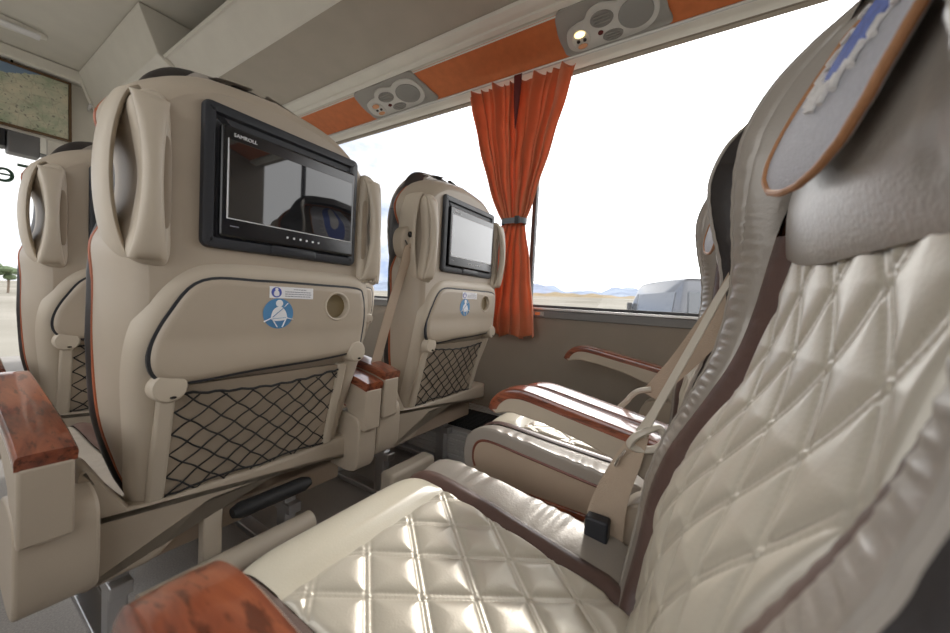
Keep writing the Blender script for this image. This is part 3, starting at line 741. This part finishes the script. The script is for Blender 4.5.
# ------------------------------------------------------------------ bus shell
XW, XL = 1.50, -.90; YF, YB = 4.6, -1.7
ZS, ZT = .672, 1.675
def sbox(name, x0, x1, y0, y1, z0, z1, m, bevel=0):
    b = MB(); b.box(x0, x1, y0, y1, z0, z1); return struct(b.obj(name, m, bevel=bevel))
sbox('floor', XL-.05, XW+.05, YB, YF+.3, -.06, 0, M['carpet'])
b = MB(); b.box(XW, XW+.06, YB, YF, -.2, ZS-.03)
b.box(XW+.0, XW+.06, YB, YF, ZT, 2.2)
struct(b.obj('wall_right', M['wallp'])) 
b = MB(); b.box(XL-.06, XL, YB, YF, -.2, ZS); b.box(XL-.06, XL, YB, YF, ZT, 2.2)
for y in (-1.7, -.35, 1.05, 2.45, 3.95): b.box(XL-.06, XL, y-.04, y+.04, ZS, ZT)
struct(b.obj('wall_left', M['wallp']))
sbox('wall_back', XL-.06, XW+.06, YB-.06, YB, -.2, 2.2, M['wallp'])
# sill: silver strip over a grey band, rubber below the pane
b = MB(); b.box(XW-.012, XW+.07, YB, YF, ZS-.052, ZS-.018); struct(b.obj('trim_1', M['sill'], bevel=.003))
b = MB(); b.box(XW-.022, XW+.05, YB, YF, ZS-.018, ZS-.008); struct(b.obj('trim_2', M['alu'], bevel=.002))
b = MB(); b.box(XW+.005, XW+.06, YB, YF, ZS-.008, ZS+.004)
for y in (.690, 2.55, -1.1): b.box(XW+.018, XW+.045, y-.009, y+.009, ZS, ZT)
struct(b.obj('trim_3', M['frame'], bevel=.002))
k = 1
for (y0, y1) in ((-1.09, .680), (.700, 2.54), (2.56, YF-.05)):
    b = MB(); b.box(XW+.028, XW+.034, y0, y1, ZS, ZT); struct(b.obj('window_%d' % k, M['glass'], smooth=False)); k += 1
for (y0, y1) in ((-1.66, -.39), (-.31, 1.01), (1.09, 2.41), (2.49, 3.91)):
    b = MB(); b.box(XL-.034, XL-.028, y0, y1, ZS, ZT); struct(b.obj('window_%d' % k, M['glass'], smooth=False)); k += 1
# wheel box along the wall with ribbed aluminium nosing
XP, ZP = 1.175, .160
b = MB(); b.box(XP+.012, XW, YB, 2.9, 0, ZP-.002); struct(b.obj('trim_4', M['sill']))
b = MB()
pr = [(XP, .0), (XP, .02)]
for i in range(6):
    z = .02+i*.021; pr += [(XP-.004, z+.004), (XP-.004, z+.014), (XP, z+.017), (XP, z+.021)]
pr += [(XP-.004, ZP-.004), (XP, ZP), (XP+.03, ZP), (XP+.03, ZP-.004), (XP+.014, ZP-.006), (XP+.014, 0)]
R = np.array([[(p[0], y, p[1]) for p in pr] for y in (YB, 2.9)]); b.grid(R[..., 0], R[..., 1], R[..., 2], wrap_v=True, caps=True)
for i in range(3): b.box(XW-.075+i*.024, XW-.060+i*.024, YB, 2.9, ZP-.002, ZP+.006+.004*i)
struct(b.obj('trim_5', M['alu'], angle=20))
b = MB(); b.box(XP+.031, XW-.078, YB+.02, 2.85, ZP-.002, ZP+.004)
for i in range(14): b.box(XP+.04+i*.015, XP+.046+i*.015, .30, 1.6, ZP+.004, ZP+.009)
for j in range(42): b.box(XP+.035, XW-.084, .32+j*.03, .327+j*.03, ZP+.004, ZP+.008)
tag(b.obj('rubber_mat', M['rubber'], smooth=False), 'black grated rubber mat on the raised step below the window', 'mat')

# ceiling and overhead rack
b = MB(); b.box(XL-.06, XW+.06, YB, YF, 2.088, 2.15); struct(b.obj('ceiling', M['ceil']))
b = MB(); b.box(.70, XW, YB, 2.50, 1.95, 2.083); b.obj
# orange strip, lower moulding, profiled rail
def strip(name, pts, y0, y1, m, th=.012, up=1):
    P = np.array(pts, float); t = np.gradient(P, axis=0); t /= np.linalg.norm(t, axis=1)[:, None]; n = np.stack([-t[:, 1], t[:, 0]], 1)
    if n[:, 1].sum() < 0: n = -n
    Q = P+n*th*up; ring = np.concatenate([P, Q[::-1]])
    R = np.array([[(p[0], y, p[1]) for p in ring] for y in (y0, y1)])
    b = MB(); b.grid(R[..., 0], R[..., 1], R[..., 2], wrap_v=True, caps=True); return struct(b.obj(name, m, angle=30))
YR0, YR1 = YB, 3.75
strip('trim_6', [(1.452, 1.682), (1.280, 1.735)], YR0, YR1, M['orange'])
strip('trim_7', [(1.50, 1.660), (1.478, 1.660), (1.468, 1.664), (1.450, 1.672), (1.446, 1.682)], YR0, YR1, M['lip'], .01)
strip('trim_8', [(1.284, 1.730), (1.270, 1.752), (1.262, 1.734), (1.240, 1.737), (1.236, 1.743), (1.214, 1.744), (1.210, 1.738), (1.180, 1.742), (1.172, 1.750)], YR0, YR1, M['lip'], .012)
strip('trim_9', [(1.175, 1.752), (.862, 1.752)], YR0, 3.72, M['bin'])
strip('trim_10', [(.866, 1.752), (.850, 1.756), (.836, 1.770), (.775, 1.850), (.755, 1.868), (.742, 1.872), (.730, 1.868)], YR0, 3.72, M['lip'], .014)
# rack interior behind the lip and closed locker at the front
strip('trim_11', [(.80, 1.86), (.86, 1.80), (1.44, 1.80), (1.47, 2.08)], YR0, 2.50, M['rackin'], .006)
b = MB()
pr = [(.712, 1.866), (.700, 1.872), (.694, 1.90), (.622, 2.075), (.625, 2.084), (1.40, 2.084), (1.40, 1.80), (.80, 1.80)]
R = np.array([[(p[0], y, p[1]) for p in pr] for y in (2.50, 3.75)]); b.grid(R[..., 0], R[..., 1], R[..., 2], wrap_v=True, caps=True)
lk = b.obj('overhead_locker', M['lip'], angle=25, bevel=.006); tag(lk, 'pale overhead locker under the ceiling beside the framed map', 'locker')
b = MB(); b.tube([(.66, 3.60, 1.86), (.655, 3.62, 1.84), (.66, 3.64, 1.83), (.672, 3.65, 1.85), (.67, 3.63, 1.875)], .006, 8); b.obj('latch_ring', M['metal'], lk)
b = MB(); b.tube([(.690, 3.70, 1.88), (.625, 3.70, 2.06)], .010, 10); b.obj('locker_seal', M['lip'], lk)
# matching left-hand trim so light bounces as in the real cabin
strip('trim_12', [(XL, 1.67), (-.60, 1.75), (-.42, 1.87), (-.40, 2.08)], YB, 3.75, M['lip'], .012)

# service panels
def service_panel(yc_, y0, y1, label, lit):
    """built flat (u along -Y, v up the slope) then laid on the orange strip"""
    root = empty('service_panel', (1.356, yc_, 1.7115), label=label, cat='panel', group='overhead service panels with lamp, vents and speaker')
    a = Vector((0, -1, 0)); bvec = Vector((-.172, 0, .053)).normalized(); n = a.cross(bvec)
    if n.z > 0: n = -n
    def T(v):
        v = np.asarray(v); return v[:, :1]*np.array(a)+v[:, 2:3]*np.array(bvec)+v[:, 1:2]*np.array(n)
    h = .092; w = (y1-y0)/2
    plate = catmull([(-w*.78, h), (0, h), (w*.80, h), (w*.93, h*.4), (w, -h*.3), (w*.98, -h), (0, -h), (-w*.80, -h), (-w*.92, -h*.5), (-w*.93, h*.3)], 5)
    b = MB(); b.slab(plate, [(0, -.004), (0, .006), (.003, .008)]); b.obj('panel_plate', M['panelg'], root, angle=30, T=T)
    k = w/.16
    face = catmull([(-.128*k, -.035), (-.118*k, -.066), (-.085*k, -.080), (-.02*k, -.078), (.05*k, -.078), (.105*k, -.070), (.135*k, -.035), (.140*k, .015), (.125*k, .058), (.09*k, .076), (.052*k, .070), (.035*k, .058), (.020*k, .062), (-.012*k, .072), (-.045*k, .060), (-.062*k, .035), (-.085*k, .030), (-.118*k, .012)], 5)
    b = MB(); b.slab(face, [(0, .006), (0, .012), (.002, .015), (.006, .016)]); fc = b.obj('panel_face', M['panelw'], root, angle=30, T=T)
    def disc(name, u, v, r, sx, sz, m, y=.0165, par=fc, ring=True):
        b = MB(); b.lathe([(r, y-.002), (r, y+.001), (r*.96, y+.0025), (r*.90, y+.001), (.0001, y+.001)], (u*k, 0, v), seg=28, sx=sx, sz=sz); return b.obj(name, m, par, angle=40, T=T)
    sp = disc('speaker', .080, 0, .048, k*1.0, 1.12, M['vent'])
    for u, v, r, sx, sz in ((-.012, .020, .030, 1.12, 1.0), (.010, -.050, .024, 1.25, .85)):
        d = disc('air_vent', u, v, r, sx*k, sz, M['vent'])
        b = MB()
        for q in (-.5, 0, .5): b.box(u*k-r*.75*k, u*k+r*.75*k, .0175, .0205, v+q*r*.8-.0012, v+q*r*.8+.0012)
        b.obj('vent_slat', M['panelg'], d, smooth=False, T=T)
    disc('sensor', -.023, -.028, .008, k, 1, M['darkred'], par=root)
    rd = disc('lamp_bezel', -.083, -.030, .042, .66*k, 1.0, M['panelw'])
    disc('reading_lamp', -.083, -.008, .0135, 1.2*k, .9, M['glow'] if lit else M['lens'], y=.0185, par=rd)
    disc('reading_lamp', -.083, -.055, .0115, 1.3*k, .8, M['lens'], y=.0185, par=rd)
    for u in (-.092, -.072): disc('call_button', u, -.033, .0055, k, 1.1, M['slate'], y=.0185, par=rd)
    return root
service_panel(.375, .183, .567, 'nearer overhead service panel with a lit warm reading lamp, top centre above the curtain', True)
service_panel(1.455, 1.22, 1.69, 'farther overhead service panel with unlit lamps, above the window seat screen', False)

# ceiling lamp
b = MB()
xs = np.linspace(-.05, .44, 30); w_ = .058*np.sin(np.clip((xs+.05)/.49, 0.02, .98)*np.pi)**.35
th = np.linspace(0, 2*np.pi, 20, endpoint=False)[None, :]
b.grid(xs[:, None]+0*th, 3.37+w_[:, None]*np.cos(th), 2.085-.0-np.maximum(0, w_[:, None]*.75*np.sin(th)), wrap_v=True, caps=True)
lp = b.obj('ceiling_lamp', M['lip'], angle=50); tag(lp, 'long pale oval lamp fixed across the front ceiling, top left corner', 'lamp')
b = MB(); xs = np.linspace(.02, .41, 20); w_ = .034+0*xs
b.grid(xs[:, None]+0*th, 3.345+w_[:, None]*np.cos(th), 2.058-w_[:, None]*.45*np.abs(np.sin(th)), wrap_v=True, caps=True); b.obj('lamp_diffuser', M['white'], lp, angle=50)

# front bulkhead, framed map
b = MB(); b.box(XL, XW, 3.76, 3.80, 1.60, 2.10); b.box(.50, XW, 3.80, 3.84, -.2, 1.66)
b.box(.16, XW, 3.80, 4.62, 1.665, 1.70)
struct(b.obj('wall_front', M['ceil']))
mp = empty('framed_map', (.12, 3.725, 1.80), (math.radians(-3), 0, 0), 'large printed road map in a thin brown frame hung at the front bulkhead', 'map')
b = MB(); b.box(-.46, .46, -.004, .010, -.185, .185); b.obj('map_sheet', M['map'], mp, smooth=False)
b = MB()
for q in ((-.475, .475, .185, .198), (-.475, .475, -.198, -.185), (-.475, -.462, -.198, .198), (.462, .475, -.198, .198)): b.box(q[0], q[1], -.012, .014, q[2], q[3])
b.obj('map_frame', mat('map_frame_wood', (.13, .075, .035), .5), mp, smooth=False)
b = MB(); b.box(-.02+.24, .02+.21, -.016, 0, .196, .215); b.obj('map_hook', M['black'], mp)
strip('trim_13', [(XL, 2.0), (XW, 2.0)], 3.70, 3.75, M['lip'], .05) if False else None
b = MB(); b.box(XL, .66, 3.69, 3.76, 2.010, 2.085); struct(b.obj('trim_13', M['lip'], bevel=.01))
b = MB(); b.box(-.45, .33, 3.82, 3.95, 1.50, 1.625); ds = b.obj('display_box', M['slate'], bevel=.006); tag(ds, 'black box hanging over the windscreen below the map', 'box')
b = MB(); b.box(.335, .47, 3.81, 3.93, 1.47, 1.625); tag(b.obj('bracket_panel', mat('mid_grey_plastic', (.16, .16, .165), .5), bevel=.01), 'grey side panel next to the black box under the map', 'panel')
# windscreen
b = MB(); b.box(XL, XW, 4.60, 4.608, -.15, 1.68); ws = struct(b.obj('window_%d' % k, M['glass'], smooth=False))
b = MB(); b.box(XL, XW, 4.56, 4.70, -.3, -.12); b.box(XL, XW, 4.56, 4.70, 1.66, 2.1); b.box(XW-.02, XW+.06, 3.95, 4.70, -.3, 2.1); b.box(XL-.06, XL+.02, 3.95, 4.70, -.3, 2.1)
struct(b.obj('trim_14', M['frame']))
MTX = Matrix.Translation((.395, 4.585, 1.215)) @ Matrix.Rotation(math.pi/2, 4, 'X')
tx = text_obj('windscreen_lettering', 'Te', .235, mat('green_vinyl', (.05, .11, .07), .6), None, MTX, depth=.002, sx=1)
tx.matrix_world = Matrix.Translation((.46, 4.585, 1.462)) @ Matrix.Diagonal((-1, 1, 1, 1)) @ Matrix.Rotation(math.pi/2, 4, 'X')
tx.data.transform(Matrix.Identity(4))
tag(tx, 'dark green letters on the windscreen, seen reversed from inside', 'lettering')

# ------------------------------------------------------------------ curtain
def curtain():
    root = empty('curtain', (XW-.07, .78, ZS), label='orange satin curtain tied at its waist, hanging at the window pillar', cat='curtain')
    zt, zw, zb = 1.642, 1.032, .535
    nz, nu = 90, 260
    def section(z):
        if z > zw:
            t = (z-zw)/(zt-zw); y0 = .690+(.505-.690)*t**.9; y1 = .790+(1.015-.790)*t**.75; amp = .016+.010*t
        else:
            t = (zw-z)/(zw-zb); y0 = .690+(.602-.690)*t**.8; y1 = .790+(.890-.790)*t**.6; amp = .016+.012*t
        return y0, y1, amp
    u = np.linspace(0, 1, nu); zs = np.linspace(zb, zt, nz)
    X = np.zeros((nz, nu)); Y = X.copy(); Z = X.copy()
    for i, z in enumerate(zs):
        y0, y1, amp = section(z); up = z > zw
        t = abs(z-zw)/((zt-zw) if up else (zw-zb))
        uu = u+.010*np.sin(u*31)+.004*np.sin(u*67)
        n = 13 if up else 6
        fold = np.sin(uu*2*np.pi*n+.6*np.sin(uu*9)+(.3*math.sin(z*5)))
        f2 = np.sin(uu*2*np.pi*5+1.2+z*2.0)
        squeeze = 1-.25*math.exp(-((z-zw)/.05)**2)
        X[i] = -(amp*fold*(.55+.45*f2)*squeeze+.012*f2*t)+.004*np.sin(z*30+u*8)-(.010 if not up else 0)*t
        Y[i] = y0+(y1-y0)*u-.78+.006*np.cos(uu*2*np.pi*n)
        Z[i] = z-ZS+(0 if up else .010*t*np.sin(u*19))
    for part, sel, m in (('curtain_cloth', slice(None), M['curtain']),):
        b = MB(); Xb = X[::-1]+.0015
        b.grid(X, Y, Z)
        o = b.obj(part, m, root, angle=180)
        s_ = o.modifiers.new('thick', 'SOLIDIFY'); s_.thickness = .0012
    # dark red sheet set where a gap shows near the top
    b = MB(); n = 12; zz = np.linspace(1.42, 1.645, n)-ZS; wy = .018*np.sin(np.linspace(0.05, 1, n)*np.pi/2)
    b.grid(np.array([[-.030-.004]*2]*n), np.stack([-.035-wy, -.035+wy], 1), np.stack([zz, zz], 1)); lo = b.obj('curtain_gap', M['darkred'], root)
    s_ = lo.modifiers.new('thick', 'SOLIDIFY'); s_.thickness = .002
    # strap
    a = np.linspace(0, 2*np.pi, 40, endpoint=False)
    ring = np.stack([-.002+.029*np.sign(np.cos(a))*np.abs(np.cos(a))**.8, -.04+.056*np.sign(np.sin(a))*np.abs(np.sin(a))**.7, 0*a+1.032-ZS], 1)
    R = np.array([ring*[1, 1, 1]+[0, 0, dz] for dz in (-.012, .012)]); R2 = np.array([(ring-[-.002, -.04, 0])*[1.06, 1.04, 1]+[-.002, -.04, dz] for dz in (.012, -.012)])
    A = np.concatenate([R, R2]); b = MB(); b.grid(A[..., 0], A[..., 1], A[..., 2], wrap_u=True, wrap_v=True); tb = b.obj('tie_band', M['tie'], root)
    b = MB(); b.box(-.040, -.028, -.080, -.060, 1.017-ZS, 1.049-ZS); b.obj('band_buckle', M['slate'], tb, bevel=.002)
curtain()
b = MB(); b.tube([(XW-.075, -.9, 1.662), (XW-.075, 2.8, 1.662)], .006, 8); tag(b.obj('curtain_rail', M['alu']), 'thin pale rail along the window top carrying the orange curtain', 'rail')
b = MB(); b.box(XW-.018, XW-.010, .600, .650, ZS-.043, ZS-.026); el = b.obj('sill_label', M['panelg'], smooth=False); tag(el, 'tiny grey and orange label on the window sill beside the curtain hem', 'label')
b = MB(); b.box(XW-.020, XW-.0175, .615, .637, ZS-.041, ZS-.028); b.obj('label_mark', M['orangelabel'], el, smooth=False)

# ------------------------------------------------------------------ outside
def gz(x, y): return -1.05+.034*x-.010*y
b = MB(); g_ = np.array([-900, -300, -100, -40, -10, 10, 40, 100, 300, 900.]); X, Y = np.meshgrid(g_, g_, indexing='ij')
Zg = gz(X, Y); b.grid(X, Y, Zg); gr = b.obj('ground', M['ground']); gr['kind'] = 'structure'
def ridge(name, R0, a0, a1, hf, m, n=160):
    a = np.radians(np.linspace(a0, a1, n)); b = MB(); rows = []
    for k, (dr, f) in enumerate(((-.35, 0), (-.2, .35), (-.08, .8), (0, 1), (.1, .9), (.3, 0))):
        r = R0*(1+dr); x, y = r*np.sin(a), r*np.cos(a); h = hf(np.degrees(a))*(.9+.1*np.sin(np.degrees(a)*2.3+k*1.7)); rows.append(np.stack([x, y, gz(x, y)+h*f-2], 1))
    A = np.array(rows); b.grid(A[..., 0], A[..., 1], A[..., 2]); o = b.obj(name, m); o['kind'] = 'structure'; return o
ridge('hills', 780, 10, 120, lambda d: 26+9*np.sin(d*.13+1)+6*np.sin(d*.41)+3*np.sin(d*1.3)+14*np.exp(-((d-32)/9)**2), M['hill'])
ridge('low_ridge', 330, 48, 110, lambda d: 4.2+1.2*np.sin(d*.2)+.5*np.sin(d*1.1), M['plateau'])
b = MB(); X, Y = np.meshgrid(np.array([25, 27.5, 30]), np.linspace(-60, 90, 30), indexing='ij'); b.grid(X, Y, gz(X, Y)+np.array([.03, .05, .03])[:, None]); rd = b.obj('road', mat('asphalt', (.22, .22, .22), .9)); rd['kind'] = 'structure'
# tree far ahead
t = empty('distant_tree', (6.6, 75, float(gz(6.6, 75))), label='tiny lone tree on the horizon at the left edge, seen through the windscreen', cat='tree')
b = MB(); b.tube([(0, 0, 0), (.05, 0, 1.2), (0, 0, 2.2)], .12, 6); b.obj('trunk', M['bark'], t)
b = MB()
for i in range(16):
    b.lathe([(.01, -.4), (.5, -.25), (.62, 0), (.45, .3), (.01, .45)], (rng.normal(0, .8), rng.normal(0, .8), 2.9+rng.normal(0, .35)), axis='z', seg=9)
b.obj('crown', M['leaf'], t)

# van
def van():
    x, y = 12.79, .854
    root = empty('parked_van', (x, y, float(gz(x, y))), (0, 0, math.radians(-65)), 'dark grey panel van parked outside, beyond the window', 'van')
    root.scale = (.91, .91, .91); Ln, H, Wd = 5.6, 2.35, 1.95
    side = catmull([(-Ln/2, .45), (-Ln/2-.03, 1.0), (-Ln/2+.02, 1.8), (-Ln/2+.10, 2.25), (-Ln/2+.35, 2.36), (0, 2.40), (1.0, 2.36), (1.35, 2.22), (1.75, 1.75), (2.0, 1.38), (2.55, 1.20), (2.75, 1.0), (2.80, .60), (2.72, .38), (1.5, .32), (0, .32), (-1.8, .32)], 6)
    rows = []
    for xx, sc in ((-1, .0), (-.98, .0), (-.9, 0), (-.5, 0), (0, 0), (.5, 0), (.9, 0), (.98, 0), (1, 0)):
        ins = {1: .10, .98: .04, .9: 0}.get(abs(xx), 0)
        c = np.array([0, 1.25]); q = c+(side-c)*(1-ins*.6/1.2)
        taper = np.where(q[:, 1] > 1.2, 1-.12*(q[:, 1]-1.2), 1)
        rows.append(np.stack([xx*Wd/2*taper, q[:, 0], q[:, 1]], 1))
    A = np.array(rows); b = MB(); b.grid(A[..., 0], A[..., 1], A[..., 2], wrap_v=True, caps=True); body = b.obj('body', M['van'], root, angle=50)
    def face(name, q, m, yy=None, off=.985):
        # polygon on the left or right side
        b = MB()
        for sd in (-1, 1):
            P = np.array([(sd*(Wd/2*(1-.12*max(0, z-1.2))+.004), y_, z) for y_, z in q]); P2 = P-np.array([sd*.03, 0, 0])
            R = np.array([P, P2]); b.grid(R[..., 0], R[..., 1], R[..., 2], wrap_v=True, caps=True)
        return b.obj(name, m, root, smooth=False)
    face('side_window', [(-2.2, 1.35), (1.0, 1.35), (1.0, 1.98), (-2.2, 1.98)], mat('van_side_glass', (.10, .115, .14), .15, var=.1))
    face('cab_window', [(1.12, 1.38), (1.85, 1.38), (1.55, 1.78), (1.28, 2.0), (1.12, 2.0)], M['vanglass'])
    face('rub_strip', [(-2.6, .72), (2.5, .72), (2.5, .82), (-2.6, .82)], M['frame'])
    for xx in (-.46, .46):
        b = MB(); b.box(xx-.34, xx+.34, -Ln/2-.055, -Ln/2+.08, 1.30, 1.98); b.obj('rear_window', M['vanglass'], root, bevel=.03)
    b = MB(); b.box(-.01, .01, -Ln/2-.045, -Ln/2+.05, .5, 2.1); b.obj('door_gap', M['frame'], root)
    for xx in (-.90, .90):
        b = MB(); b.box(xx-.075, xx+.075, -Ln/2-.045, -Ln/2+.22, .98, 1.22); b.box(xx-.075, xx+.075, -Ln/2-.045, -Ln/2+.22, .72, .88); tl = b.obj('tail_light', M['red'], root, bevel=.02)
        b = MB(); b.box(xx-.076, xx+.076, -Ln/2-.046, -Ln/2+.221, .885, .975); b.obj('light_lens', M['white'], tl)
        b = MB(); b.box(xx*1.16-.09, xx*1.16+.09, 1.60, 1.72, 1.35, 1.68); b.obj('wing_mirror', M['frame'], root, bevel=.03)
        b = MB(); b.box(xx-.12, xx+.08, 2.45, 2.80, .85, 1.08); b.obj('headlight', M['silver'], root, bevel=.03)
        for yy in (-1.75, 1.85):
            b = MB(); b.lathe([(.05, -.11), (.30, -.11), (.35, -.08), (.35, .08), (.30, .11), (.05, .11)], (xx*.97, yy, .35), axis='x', seg=24); w = b.obj('wheel', M['tyre'], root)
            b = MB(); b.lathe([(.02, -.115), (.2, -.115), (.2, .115), (.02, .115)], (xx*.97, yy, .35), axis='x', seg=18); b.obj('hub', M['metal'], w)
    b = MB(); b.box(-.5, .5, -1.2, .2, 2.37, 2.47); b.obj('roof_unit', M['van'], root, bevel=.03)
van()

# ------------------------------------------------------------------ belts at the near row
ra, rb = seats['r0a'], seats['r0b']
off = lambda r: (lambda v: v-np.array(r.location))
nearbelt(ra, [(.642, -.20, .92), (.642, -.09, .82), (.641, -.028, .737), (.640, .010, .646), (.639, .060, .520), (.639, .078, .478)], np.interp(np.linspace(0, 1, 41), [0, .4, .8, 1], [.014, .005, .007, .011]), [(.55, .75, .3)], M['beltclip'])
nearbelt(ra, [(.640, .078, .478), (.639, .095, .43), (.637, .118, .355), (.635, .128, .275)], np.interp(np.linspace(0, 1, 25), [0, .35, 1], [.012, .022, .036]), [(.05, 1, -.1)], M['belt'])
b = MB(); pts = catmull([(.645, .056, .492), (.634, .072, .484), (.631, .086, .472), (.633, .092, .458), (.642, .078, .452), (.648, .056, .456), (.650, .044, .470), (.648, .046, .484)], 6, closed=True)
b.tube(pts, .0072, 10, flat=.8, closed=True); b.obj('belt_guide', M['beltclip'], ra, T=off(ra))
b = MB(); b.tube([(.634, .098, .448), (.632, .107, .432), (.631, .112, .418)], .0055, 8, flat=.5); b.obj('belt_tongue', M['chrome'], ra, T=off(ra))
b = MB(); b.box(.606, .630, .112, .150, .285, .330); b.obj('belt_buckle', M['slate'], ra, T=off(ra), bevel=.004)
# belt of the window seat
nearbelt(rb, [(.815, -.145, .89), (.805, -.068, .785), (.80, -.022, .68), (.80, .030, .59), (.80, .088, .508)], np.interp(np.linspace(0, 1, 33), [0, .6, 1], [.024, .026, .015]), [(.15, 1, .40)], M['belt'])
b = MB(); pts = catmull([(.800, .085, .522), (.797, .108, .514), (.80, .122, .500), (.80, .128, .490), (.81, .150, .462)], 6, closed=False); b.tube(pts, .0055, 8); b.obj('belt_guide', M['beltclip'], rb, T=off(rb))

# ------------------------------------------------------------------ world, sun, camera
W = bpy.data.worlds.new('sky'); S.world = W; W.use_nodes = True; nt = W.node_tree; nt.nodes.clear()
o = nt.nodes.new('ShaderNodeOutputWorld'); bg = nt.nodes.new('ShaderNodeBackground'); L(nt, bg.outputs[0], o.inputs[0])
tc = N(nt, 'ShaderNodeTexCoord')
mpn = N(nt, 'ShaderNodeMapping'); mpn.inputs['Scale'].default_value = (1, 1, 2.2); L(nt, tc.outputs['Generated'], mpn.inputs[0])
cl = N(nt, 'ShaderNodeTexNoise', Scale=3.2, Detail=7, Roughness=.58); L(nt, mpn.outputs[0], cl.inputs['Vector'])
rp = N(nt, 'ShaderNodeValToRGB'); e = rp.color_ramp.elements
e[0].position = .45; e[0].color = (.50, .64, .93, 1); e[1].position = .63; e[1].color = (1.2, 1.2, 1.2, 1)
# overcast thickens off the front; unseen left and rear sky boosted to fill the cabin
sp = N(nt, 'ShaderNodeSeparateXYZ'); L(nt, tc.outputs['Generated'], sp.inputs[0])
mr = N(nt, 'ShaderNodeMapRange'); L(nt, sp.outputs['Y'], mr.inputs['Value'])
mr.inputs['From Min'].default_value = .72; mr.inputs['From Max'].default_value = .42; mr.inputs['To Min'].default_value = 0; mr.inputs['To Max'].default_value = .26
ad = N(nt, 'ShaderNodeMath', operation='ADD'); L(nt, cl.outputs['Fac'], ad.inputs[0]); L(nt, mr.outputs[0], ad.inputs[1]); mw_ = N(nt, 'ShaderNodeMapRange'); L(nt, sp.outputs['X'], mw_.inputs['Value'])
mw_.inputs['From Min'].default_value = .40; mw_.inputs['From Max'].default_value = .15; mw_.inputs['To Min'].default_value = 0; mw_.inputs['To Max'].default_value = .12
ad3 = N(nt, 'ShaderNodeMath', operation='ADD'); L(nt, ad.outputs[0], ad3.inputs[0]); L(nt, mw_.outputs[0], ad3.inputs[1]); L(nt, ad3.outputs[0], rp.inputs[0])
mrx = N(nt, 'ShaderNodeMapRange', interpolation_type='SMOOTHSTEP'); L(nt, sp.outputs['X'], mrx.inputs['Value'])
mrx.inputs['From Min'].default_value = .35; mrx.inputs['From Max'].default_value = -.8; mrx.inputs['To Min'].default_value = 1; mrx.inputs['To Max'].default_value = 1.7
mrr = N(nt, 'ShaderNodeMapRange', interpolation_type='SMOOTHSTEP'); L(nt, sp.outputs['Y'], mrr.inputs['Value'])
mrr.inputs['From Min'].default_value = .55; mrr.inputs['From Max'].default_value = -.3; mrr.inputs['To Min'].default_value = 1.0; mrr.inputs['To Max'].default_value = 1.3
mu = N(nt, 'ShaderNodeMath', operation='MULTIPLY'); L(nt, mrx.outputs[0], mu.inputs[0]); L(nt, mrr.outputs[0], mu.inputs[1])
dt = N(nt, 'ShaderNodeVectorMath', operation='DOT_PRODUCT'); L(nt, tc.outputs['Generated'], dt.inputs[0]); dt.inputs[1].default_value = Vector((.85, -.10, .52)).normalized()
sg_ = N(nt, 'ShaderNodeMapRange', interpolation_type='SMOOTHSTEP'); L(nt, dt.outputs['Value'], sg_.inputs['Value'])
sg_.inputs['From Min'].default_value = .62; sg_.inputs['From Max'].default_value = .95; sg_.inputs['To Min'].default_value = 0; sg_.inputs['To Max'].default_value = 1.8
ad4 = N(nt, 'ShaderNodeMath', operation='ADD'); L(nt, mu.outputs[0], ad4.inputs[0]); L(nt, sg_.outputs[0], ad4.inputs[1])
L(nt, rp.outputs[0], bg.inputs[0]); L(nt, ad4.outputs[0], bg.inputs[1])

sun = bpy.data.lights.new('sun', 'SUN'); sun.energy = 1.7; sun.angle = math.radians(6); sun.color = (1, .95, .88)
so = bpy.data.objects.new('sun', sun); col.objects.link(so)
d = Vector((-.80, -.13, -.60)); so.rotation_euler = d.to_track_quat('-Z', 'Y').to_euler()

cxp, cyp = 475., 316.5; F = (-88., 270.); T_ = (708., 313.)
f = math.sqrt(-((F[0]-cxp)*(T_[0]-cxp)+(F[1]-cyp)*(T_[1]-cyp)))
yv = Vector((F[0]-cxp, F[1]-cyp, f)).normalized(); xv = Vector((T_[0]-cxp, T_[1]-cyp, f)).normalized(); zv = xv.cross(yv)
R = Matrix((xv, yv, zv))
cam = bpy.data.cameras.new('camera'); co = bpy.data.objects.new('camera', cam); col.objects.link(co)
r_, d_, w_ = R @ Vector((1, 0, 0)), R @ Vector((0, 1, 0)), R @ Vector((0, 0, 1))
mw = Matrix((( r_.x, -d_.x, -w_.x, 0), (r_.y, -d_.y, -w_.y, 0), (r_.z, -d_.z, -w_.z, CZ), (0, 0, 0, 1)))
co.matrix_world = mw
cam.sensor_width = 36; cam.lens = 36*f/950; cam.clip_start = .01; cam.clip_end = 3000
cam.dof.use_dof = True; cam.dof.focus_distance = .95; cam.dof.aperture_fstop = 4.5
S.camera = co
vs = S.view_settings; vs.view_transform = 'Standard'; vs.look = 'None'; vs.exposure = .15; vs.gamma = 1; vs.use_curve_mapping = False
S.cycles.max_bounces = 10; S.cycles.diffuse_bounces = 6; S.cycles.transparent_max_bounces = 12
